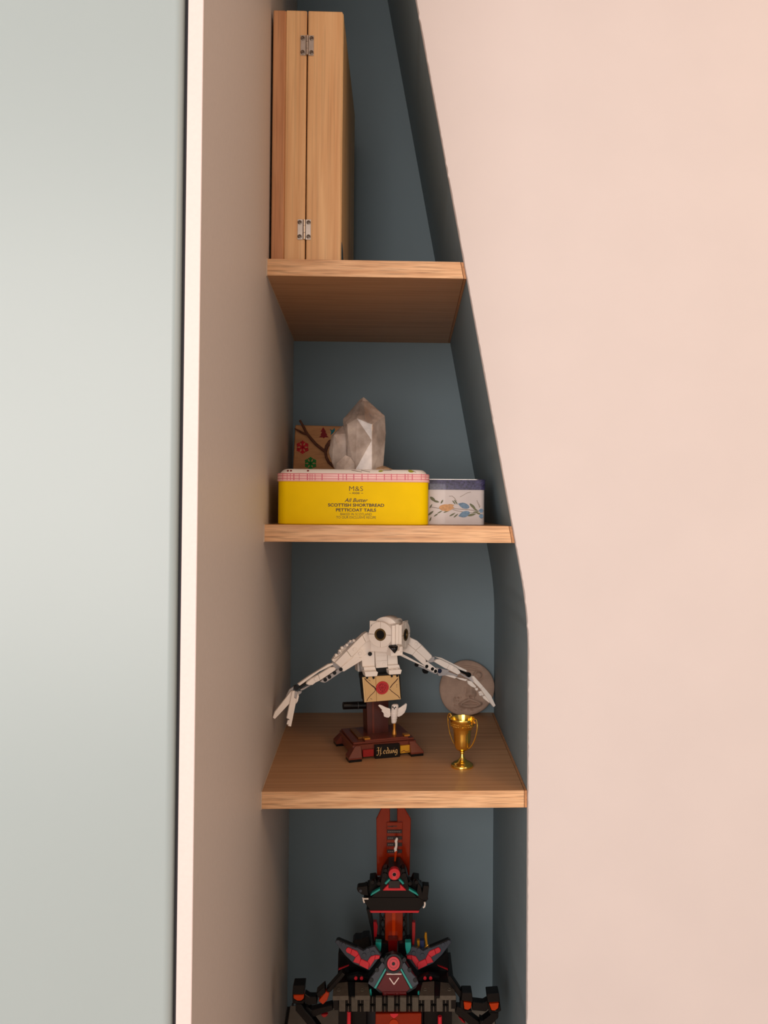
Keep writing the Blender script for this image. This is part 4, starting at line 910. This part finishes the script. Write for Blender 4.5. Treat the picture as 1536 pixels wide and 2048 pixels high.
for pts, ma in ((px(zA, [(1040, 980), (1060, 980), (1065, 1055), (1040, 1055)]), tt_), (px(zB, [(340, 1010), (362, 1000), (362, 1058), (342, 1058)]), tt_)): T('teal_sliver', pts, .128, .003, ma, bs)
for u0, u1, v in ((694, 702, 2022), (875.5, 884, 2032)):
    a = flat(.135).at((u0 + u1) / 2, v); r = (u1 - u0) / 2 * flat(.135).scale(790, 2000)
    m = MB(); m.cyl(a, Vector((a.x, a.y, ZLOW + .0002)), r, seg=16); lab(m.build('red_pole', tr_, bs, .0003, smooth=True), 'round red pole')
# clear orange box under the band, with a glowing-looking orange core
c_a, c_b = flat(.128).at(751, 2027), flat(.128).at(843, 2027)
m = MB(); m.box(((c_a.x + c_b.x) / 2, .15, (c_a.z + ZLOW) / 2), (c_b.x - c_a.x, .044, c_a.z - ZLOW - .001)); cb = m.build('clear_box', tcl, bs, .0008); lab(cb, 'clear red-orange box')
m = MB(); a = flat(.127).at(787.5, 2048); m.cyl(a, a + Vector((0, .002, 0)), .0062, .0052, 20); m.build('orange_core', tor, cb, smooth=True)
T('chevron_print', px(zA, [(1290, 1275), (1395, 1275), (1380, 1305), (1340, 1335), (1300, 1305)]), .1275, .0004, tr_, cb)
# front shield: dark flanks with pin holes, teal bars, clear panel, round red emblem
SH = Plane((0, .131, zbt), 0, 12)
sh = T('front_shield', px(zA, [(1190, 640), (1235, 560), (1330, 530), (1425, 560), (1480, 640), (1640, 900), (1610, 960), (1530, 1010), (1480, 1050), (1190, 1050), (1140, 1000), (1030, 900), (1040, 830)]), 0, .012, tk, tow, pl=SH, off=-.003)
for s in (0, 1):
    f = (lambda P: P) if s == 0 else mir
    T('shield_flank', f(px(zA, [(1195, 640), (1235, 690), (1100, 965), (1020, 905), (1040, 840), (1090, 790)])), 0, .006, tg, sh, pl=SH)
    T('teal_bar', f(px(zA, [(1235, 710), (1252, 722), (1118, 968), (1090, 962)])), 0, .005, tt_, sh, pl=SH, off=.0015)
    for x, y in ((1130, 738), (1060, 862), (1195, 615)):
        u, v = f([zA(x, y)])[0]; m = MB(); m.disc(SH, u, v, .0030, .004, .0008, 16); m.build('pin_hole', tk, sh, .0003)
    T('teal_curve', f(px(zA, [(1112, 400), (1185, 402), (1182, 470), (1165, 548), (1128, 515), (1110, 460)])), .165, .010, tt_, sh, bev=.0006)
T('clear_panel', px(zA, [(1258, 740), (1415, 740), (1535, 965), (1490, 1010), (1190, 1010), (1130, 960)]), 0, .004, tcd, sh, pl=SH, off=.001)
T('clear_sill', px(zA, [(1195, 1008), (1490, 1008), (1495, 1055), (1200, 1055)]), 0, .005, tcd, sh, pl=SH, off=.0025)
m = MB(); LP = SH.off(.0012)
for a, b in (((1248, 788), (1432, 788)), ((1283, 835), (1340, 916)), ((1398, 832), (1338, 916))): m.bar(LP, zA(*a), zA(*b), 2.0, .0003)
lab(m.build('line_print', tpr, sh), 'white line and V mark printed on the panel')
ks = SH.scale(786, 1927)
m = MB(); m.disc(SH, 787, 1927.4, 18 * ks, .008, .003, 32, rin=13.5 * ks); m.build('emblem_rim', tk, sh, .0003, smooth=True)
m = MB(); m.disc(SH, 787, 1927.4, 18.6 * ks, .003, .0012, 32, rin=17 * ks); m.build('emblem_rim', tg, sh, smooth=True)
m = MB(); m.disc(SH, 787, 1927.6, 12.8 * ks, .006, .003, 32); em = m.build('emblem', tr_, sh, .0004, smooth=True)
m = MB(); m.disc(SH, 787, 1927.6, 8.6 * ks, .001, .0034, 28, rin=7.6 * ks); m.build('emblem_ring', tdr, em)
m = MB(); m.disc(SH, 787, 1927.6, 3.2 * ks, .001, .0034, 16); m.build('emblem_hole', tk, em)
# raised wings with red chevrons
for s in (0, 1):
    f = (lambda P: P) if s == 0 else mir
    WP = Plane((0, .152, zbt), -6 if s == 0 else 6, 8)
    hw = T('horn_wing', f(px(zA, [(612, 395), (625, 368), (650, 358), (880, 460), (960, 505), (1000, 478), (1100, 448), (1180, 560), (1080, 690), (1035, 742), (840, 655), (735, 555)])), 0, .007, tg, tow, pl=WP, bev=.0005)
    T('wing_edge', f(px(zA, [(625, 366), (650, 356), (885, 455), (870, 470), (640, 375)])), 0, .008, tk, hw, pl=WP, off=.001)
    for P in ([(745, 500), (752, 478), (772, 460), (822, 482), (803, 545), (760, 525)], [(824, 483), (885, 510), (905, 545), (862, 582), (805, 548)], [(905, 545), (932, 602), (912, 665), (835, 640), (865, 582)], [(934, 604), (1015, 640), (1035, 662), (1022, 735), (914, 680), (914, 660)], [(1012, 632), (1052, 572), (1110, 556), (1100, 615), (1036, 715), (1036, 662)], [(1112, 556), (1165, 562), (1160, 600), (1102, 614)]):
        T('red_tile', f(px(zA, P)), 0, .004, tr_, hw, pl=WP, off=.0022, bev=.0005)
    m = MB()
    for x, y in ((650, 400), (718, 432), (1015, 500), (972, 560), (1080, 535)):
        u, v = f([zA(x, y)])[0]; m = MB(); m.disc(WP, u, v, .0030, .0018, .0016, 14); m.build('wing_stud', tg, hw, .0002)
    # darker parts behind each wing
    bk = T('rear_pod', f(px(zA, [(655, 530), (685, 520), (840, 650), (1040, 760), (1060, 880), (860, 860), (700, 770), (650, 750)])), .185, .03, tk, tow, bev=.0006)
    T('pod_trim', f(px(zA, [(655, 745), (780, 690), (790, 680), (660, 725)])), .182, .004, tdr if s else tr_, bk)
    T('pod_top', f(px(zA, [(830, 400), (860, 365), (930, 365), (960, 340), (1030, 335), (1060, 440), (1000, 480), (900, 500), (840, 470)])) if s == 0 else px(zB, [(520, 640), (590, 620), (665, 645), (685, 720), (680, 860), (560, 860), (500, 760)]), .19, .02, tk, bk, bev=.0006)
    if s == 1: T('clear_panel', px(zB, [(560, 640), (660, 645), (675, 710), (600, 700)]), .186, .004, tdr, bk)
    T('pod_bar', f(px(zA, [(760, 820), (900, 790), (1060, 850), (1060, 872), (760, 872)])), .16, .008, tk, bk)
    for x in (870, 940):
        u, v = f([zA(x, 843)])[0]; m = MB(); m.disc(flat(.158), u, v, .0024, .003, 0, 14); m.build('red_stud', tr_, bk, .0003)
# central column with lattice sides
cl = T('tower_column', [(770, 1822), (806, 1822), (805, 1883), (770, 1883)], .185, .022, tcl, tow, bev=.0008, label='clear red-orange column')
T('column_core', [(783.5, 1822), (791.5, 1822), (791, 1880), (784, 1880)], .1848, .004, tor, cl, bev=.0006)
T('column_foot', px(zA, [(1265, 370), (1385, 370), (1375, 540), (1270, 540)]), .172, .014, tcd, cl, bev=.001)
for s in (0, 1):
    f = (lambda P: P) if s == 0 else mir
    T('lattice_leg', f(px(zA, [(1000, -10), (1050, -10), (1105, 300), (1130, 560), (1090, 560), (1060, 260)])) if s == 0 else px(zB, [(235, 40), (278, 40), (272, 300), (262, 560), (232, 560), (240, 300)]), .19, .012, tk, cl)
    T('red_bar', f(px(zA, [(1085, 150), (1125, 150), (1140, 200), (1120, 380), (1095, 380)])) if s == 0 else px(zB, [(272, 150), (312, 155), (310, 300), (295, 440), (270, 440)]), .188, .008, tdr, cl)
    for P in ([(1160, 40), (1180, 40), (1180, 420), (1160, 420)], [(1222, 40), (1238, 40), (1238, 420), (1222, 420)]): T('lattice_post', f(px(zA, P)), .186, .006, tk, cl)
    m = MB()
    for y0_, y1_ in ((60, 180), (180, 60), (180, 300), (300, 180), (300, 420), (420, 300)): m.bar(flat(.187), f([zA(1170, y0_)])[0], f([zA(1230, y1_)])[0], 2.4, .003)
    m.build('lattice_brace', tk, cl)
T('column_base_block', px(zA, [(1100, 380), (1270, 420), (1270, 640), (1190, 640), (1120, 520)]), .176, .02, tk, cl); T('column_base_block', mir(px(zA, [(1100, 380), (1270, 420), (1270, 640), (1190, 640), (1120, 520)])), .176, .02, tk, cl)
# roof
RF = .17
rf = T('roof', px(zC, [(285, 1418), (1245, 1418), (1230, 1500), (1130, 1626), (390, 1626), (300, 1500)]), RF, .05, tk, tow, bev=.0008, label='black roof block with red and teal trim')
T('roof_trim', px(zC, [(382, 1628), (1142, 1628), (1130, 1658), (395, 1658)]), RF, .05, tr_, rf, off=.0015)
T('roof_wall', px(zC, [(560, 1120), (665, 960), (850, 960), (950, 1120), (985, 1290), (1110, 1420), (400, 1420), (530, 1290)]), RF, .035, tk, rf, off=.001)
T('red_gable', px(zC, [(580, 1316), (590, 1300), (655, 1232), (668, 1224), (668, 1282), (845, 1282), (845, 1224), (860, 1232), (930, 1300), (940, 1316)]), RF, .006, tr_, rf, off=.005)
T('dark_window', px(zC, [(668, 1165), (845, 1165), (845, 1282), (668, 1282)]), RF, .004, mat('smoked_plastic', (26, 28, 34), 0.12), rf, off=.003)
for s in (0, 1):
    f = (lambda P: P) if s == 0 else (lambda P: [(2 * 788.9 - u, v) for u, v in P])
    T('teal_bar', f(px(zC, [(672, 1140), (700, 1150), (632, 1226), (608, 1205)])), RF, .006, tt_, rf, off=.006)
    T('teal_bar', f(px(zC, [(535, 1283), (542, 1312), (400, 1396), (388, 1390), (420, 1350)])), RF, .006, tt_, rf, off=.006)
    e_ = T('eave', f(px(zC, [(378, 1140), (470, 1128), (500, 1200), (560, 1180), (560, 1290), (440, 1420), (300, 1420), (340, 1250), (370, 1245)])), RF + .012, .02, tk, rf, bev=.0006)
    T('turret', f(px(zC, [(590, 975), (650, 960), (668, 1060), (668, 1160), (620, 1200), (560, 1260), (545, 1200), (565, 1090)])), RF, .012, tk, rf, off=.002)
    for x, y in ((420, 1190), (520, 1210), (625, 1010)):
        u, v = f([zC(x, y)])[0]; m = MB(); m.disc(flat(RF), u, v, .0030, .006, .004, 14); m.build('roof_stud', tk, rf, .0004)
    m = MB(); u, v = f([zC(610, 1085)])[0]; m.disc(flat(RF), u, v, .0040, .004, .005, 16); m.build('roof_pin', tk, rf, .0004)
T('eave_hook', px(zC, [(180, 1290), (200, 1258), (345, 1240), (360, 1400), (260, 1380), (205, 1340)]), RF - .004, .012, tk, rf, bev=.0006)
T('eave_hook', px(zC, [(1120, 1190), (1165, 1240), (1185, 1345), (1205, 1235), (1292, 1240), (1272, 1420), (1278, 1450), (1240, 1490), (1150, 1440), (1090, 1400)]), RF - .004, .012, tk, rf, bev=.0006)
m = MB(); m.disc(flat(RF - .004), *zC(240, 1322), .0020, .002, .0005, 12); m.build('hook_pin', tg, rf)
m = MB(); m.tube([flat(RF - .008).at(*zC(*p)) for p in ((360, 1440), (295, 1440), (275, 1425), (285, 1470), (297, 1500))], .0011, 8); m.build('white_fang', twh, rf, smooth=True)
m = MB(); m.tube([flat(RF - .008).at(*zC(*p)) for p in ((1225, 1490), (1228, 1530), (1220, 1560), (1200, 1576))], .0013, 8); m.build('white_fang', twh, rf, smooth=True)
kr = flat(RF).scale(788, 1748)
m = MB(); m.disc(flat(RF), *zC(758, 1066), 11.6 * kr, .008, .008, 32); re_ = m.build('roof_emblem', tr_, rf, .0005, smooth=True)
m = MB(); m.disc(flat(RF), *zC(758, 1068), 4.6 * kr, .001, .0084, 20, rin=3.6 * kr); m.build('emblem_ring', mat('pink_red_ring', (210, 96, 104), 0.4), re_)
m = MB(); m.disc(flat(RF), *zC(758, 1068), 3.6 * kr, .001, .0083, 16); m.build('emblem_hole', tk, re_)
T('emblem_glint', px(zC, [(722, 1105), (790, 1105), (790, 1145), (722, 1145)]), RF, .002, mat('rose_glint', (226, 70, 74), 0.2), re_, off=.0086)  # lighter rose patch on the red disc, a painted highlight
# clear sign blade
BY = .21
bd = T('sign_blade', px(zC, [(490, 1090), (480, 215), (560, 50), (590, -60), (640, -150), (690, -150), (690, 262), (802, 262), (802, -150), (850, -150), (890, -60), (915, 50), (1012, 215), (992, 1090)]), BY, .006, tcl, tow, bev=.0009, label='tall clear red-orange sign blade with a slot')
T('sign_panel', px(zC, [(640, 265), (885, 265), (875, 945), (640, 945)]), BY, .003, tcl, bd, off=.0028, bev=.0006)
smk = mat('black_sign_print', (30, 10, 8), 0.4)
for i, y in enumerate((382, 482, 582, 686)):
    T('sign_strip', px(zC, [(645, y), (876, y), (875, y + 52), (645, y + 52)]), BY, .0012, smk, bd, off=.0038, bev=0.0001)
    m = MB(); q = flat(BY).off(.0041)
    for a in range(7 if i == 0 else 3): m.bar(q, zC(662 + a * 28, y + 32), zC(680 + a * 28, y + 24), 1.4, .0003)
    o = m.build('sign_print', mat('grey_sign_print', (128, 112, 104), 0.5), bd); o['kind'] = 'stuff'
m = MB(); m.bar(flat(BY).off(.003), zC(655, 330), zC(800, 325), 1.6, .0003); m.bar(flat(BY).off(.003), zC(715, 340), zC(735, 318), 1.4, .0003); m.build('sign_mark', smk, bd)
# torch in front of the blade
tp2 = flat(BY - .02)
m = MB(); m.tube([tp2.at(*zC(*p)) for p in ((762, 960), (768, 860), (782, 700))], [.0014, .0014, .0022], 10); tc_ = m.build('torch_rod', tor, tow, smooth=True); lab(tc_, 'thin orange torch rod')
m = MB(); m.tube([tp2.at(*zC(*p)) for p in ((778, 712), (775, 670), (788, 630), (788, 580), (782, 555), (796, 520), (802, 502))], [.0020, .0024, .0018, .0020, .0023, .0020, .0012], 12); m.build('white_bone', twh, tc_, smooth=True)
# little gold and blue bits behind the right wing
gy = .19
gb = T('gold_fitting', px(zB, [(330, 380), (365, 375), (365, 450), (340, 455)]), gy, .006, tgo, tow, label='small gold fitting behind the wing')
T('blue_block', px(zB, [(366, 378), (418, 378), (418, 465), (372, 470)]), gy, .008, tbl, gb)
m = MB(); m.tube([flat(gy).at(*zB(*p)) for p in ((440, 275), (438, 330), (446, 380), (450, 420))], [.0016, .0022, .0017, .0020], 10); m.tube([flat(gy).at(*zB(*p)) for p in ((470, 425), (455, 440), (440, 460), (450, 485))], [.0014, .0022, .0018, .0012], 10); m.build('gold_rod', tgo, gb, smooth=True)
# claw arms left and right
def limb(name, pts, y, th, ma, parent, **k): return T(name, pts, y, th, ma, parent, bev=.0007, **k)
AY = .13
al = limb('claw_arm', px(zA, [(700, 770), (740, 800), (560, 1010), (520, 1020), (505, 990)]), AY, .012, tk, tow)
limb('arm_segment', px(zA, [(240, 1030), (300, 1070), (385, 1070), (395, 1160), (290, 1175), (235, 1135)]), AY, .012, tk, al)
limb('claw_head', px(zA, [(98, 930), (242, 926), (235, 1040), (90, 1042)]), AY - .012, .018, tk, al)
limb('claw_lens', px(zA, [(102, 1044), (234, 1042), (228, 1090), (195, 1118), (150, 1118), (105, 1090)]), AY - .010, .012, tor, al)
limb('claw_jaw', px(zA, [(90, 1042), (104, 1044), (108, 1095), (150, 1122), (200, 1122), (232, 1090), (240, 1100), (228, 1155), (92, 1155)]), AY - .008, .014, tk, al)
limb('claw_head', px(zA, [(382, 1025), (485, 935), (500, 1020), (405, 1085)]), AY - .004, .014, tk, al)
limb('claw_lens', px(zA, [(495, 1010), (545, 1030), (520, 1110), (465, 1165), (410, 1120)]), AY - .003, .010, tor, al)
limb('arm_segment', px(zA, [(130, 1150), (195, 1155), (250, 1240), (330, 1330), (440, 1480), (330, 1480), (130, 1240)]), AY - .006, .014, tk, al)
limb('arm_segment', px(zA, [(210, 1250), (250, 1205), (290, 1200), (320, 1235), (580, 1165), (590, 1230), (330, 1325), (240, 1320)]), AY, .012, tk, al)
limb('arm_trim', px(zA, [(440, 1290), (530, 1285), (500, 1320), (470, 1325)]), AY - .002, .006, tdr, al)
limb('arm_pin', px(zA, [(80, 1160), (105, 1160), (105, 1185), (80, 1185)]), AY - .008, .004, tk, al)
ar = limb('claw_arm', px(zB, [(702, 830), (712, 815), (750, 815), (895, 1030), (870, 1100), (720, 900)]), AY, .012, tk, tow)
limb('claw_head', px(zB, [(885, 1020), (1008, 1020), (1020, 1130), (875, 1115)]), AY - .012, .018, tk, ar)
limb('claw_lens', px(zB, [(905, 1132), (1005, 1145), (995, 1210), (960, 1232), (915, 1222)]), AY - .010, .012, tor, ar)
limb('claw_jaw', px(zB, [(865, 1105), (905, 1115), (905, 1215), (930, 1240), (1005, 1235), (1005, 1265), (930, 1265), (860, 1190)]), AY - .008, .014, tk, ar)
limb('arm_segment', px(zB, [(1012, 1130), (1150, 1145), (1200, 1115), (1225, 1200), (1180, 1250), (1010, 1235)]), AY, .012, tk, ar)
limb('claw_head', px(zB, [(1190, 1035), (1340, 1022), (1352, 1130), (1200, 1140)]), AY - .012, .018, tk, ar)
limb('claw_lens', px(zB, [(1218, 1155), (1340, 1145), (1330, 1210), (1290, 1240), (1250, 1238)]), AY - .010, .012, tor, ar)
limb('claw_jaw', px(zB, [(1196, 1140), (1218, 1150), (1250, 1242), (1300, 1242), (1335, 1205), (1350, 1120), (1366, 1240), (1330, 1262), (1215, 1262)]), AY - .008, .014, tk, ar)
limb('arm_segment', px(zB, [(1215, 1262), (1335, 1262), (1330, 1330), (1180, 1480), (1090, 1480), (1110, 1350), (1135, 1370), (1240, 1290)]), AY - .006, .014, tk, ar)
limb('arm_segment', px(zB, [(820, 1190), (880, 1195), (1010, 1310), (1110, 1385), (1080, 1480), (1040, 1480), (930, 1370), (800, 1270)]), AY, .012, tk, ar)
limb('arm_trim', px(zB, [(840, 1320), (880, 1340), (930, 1400), (890, 1385)]), AY - .002, .006, tdr, ar)
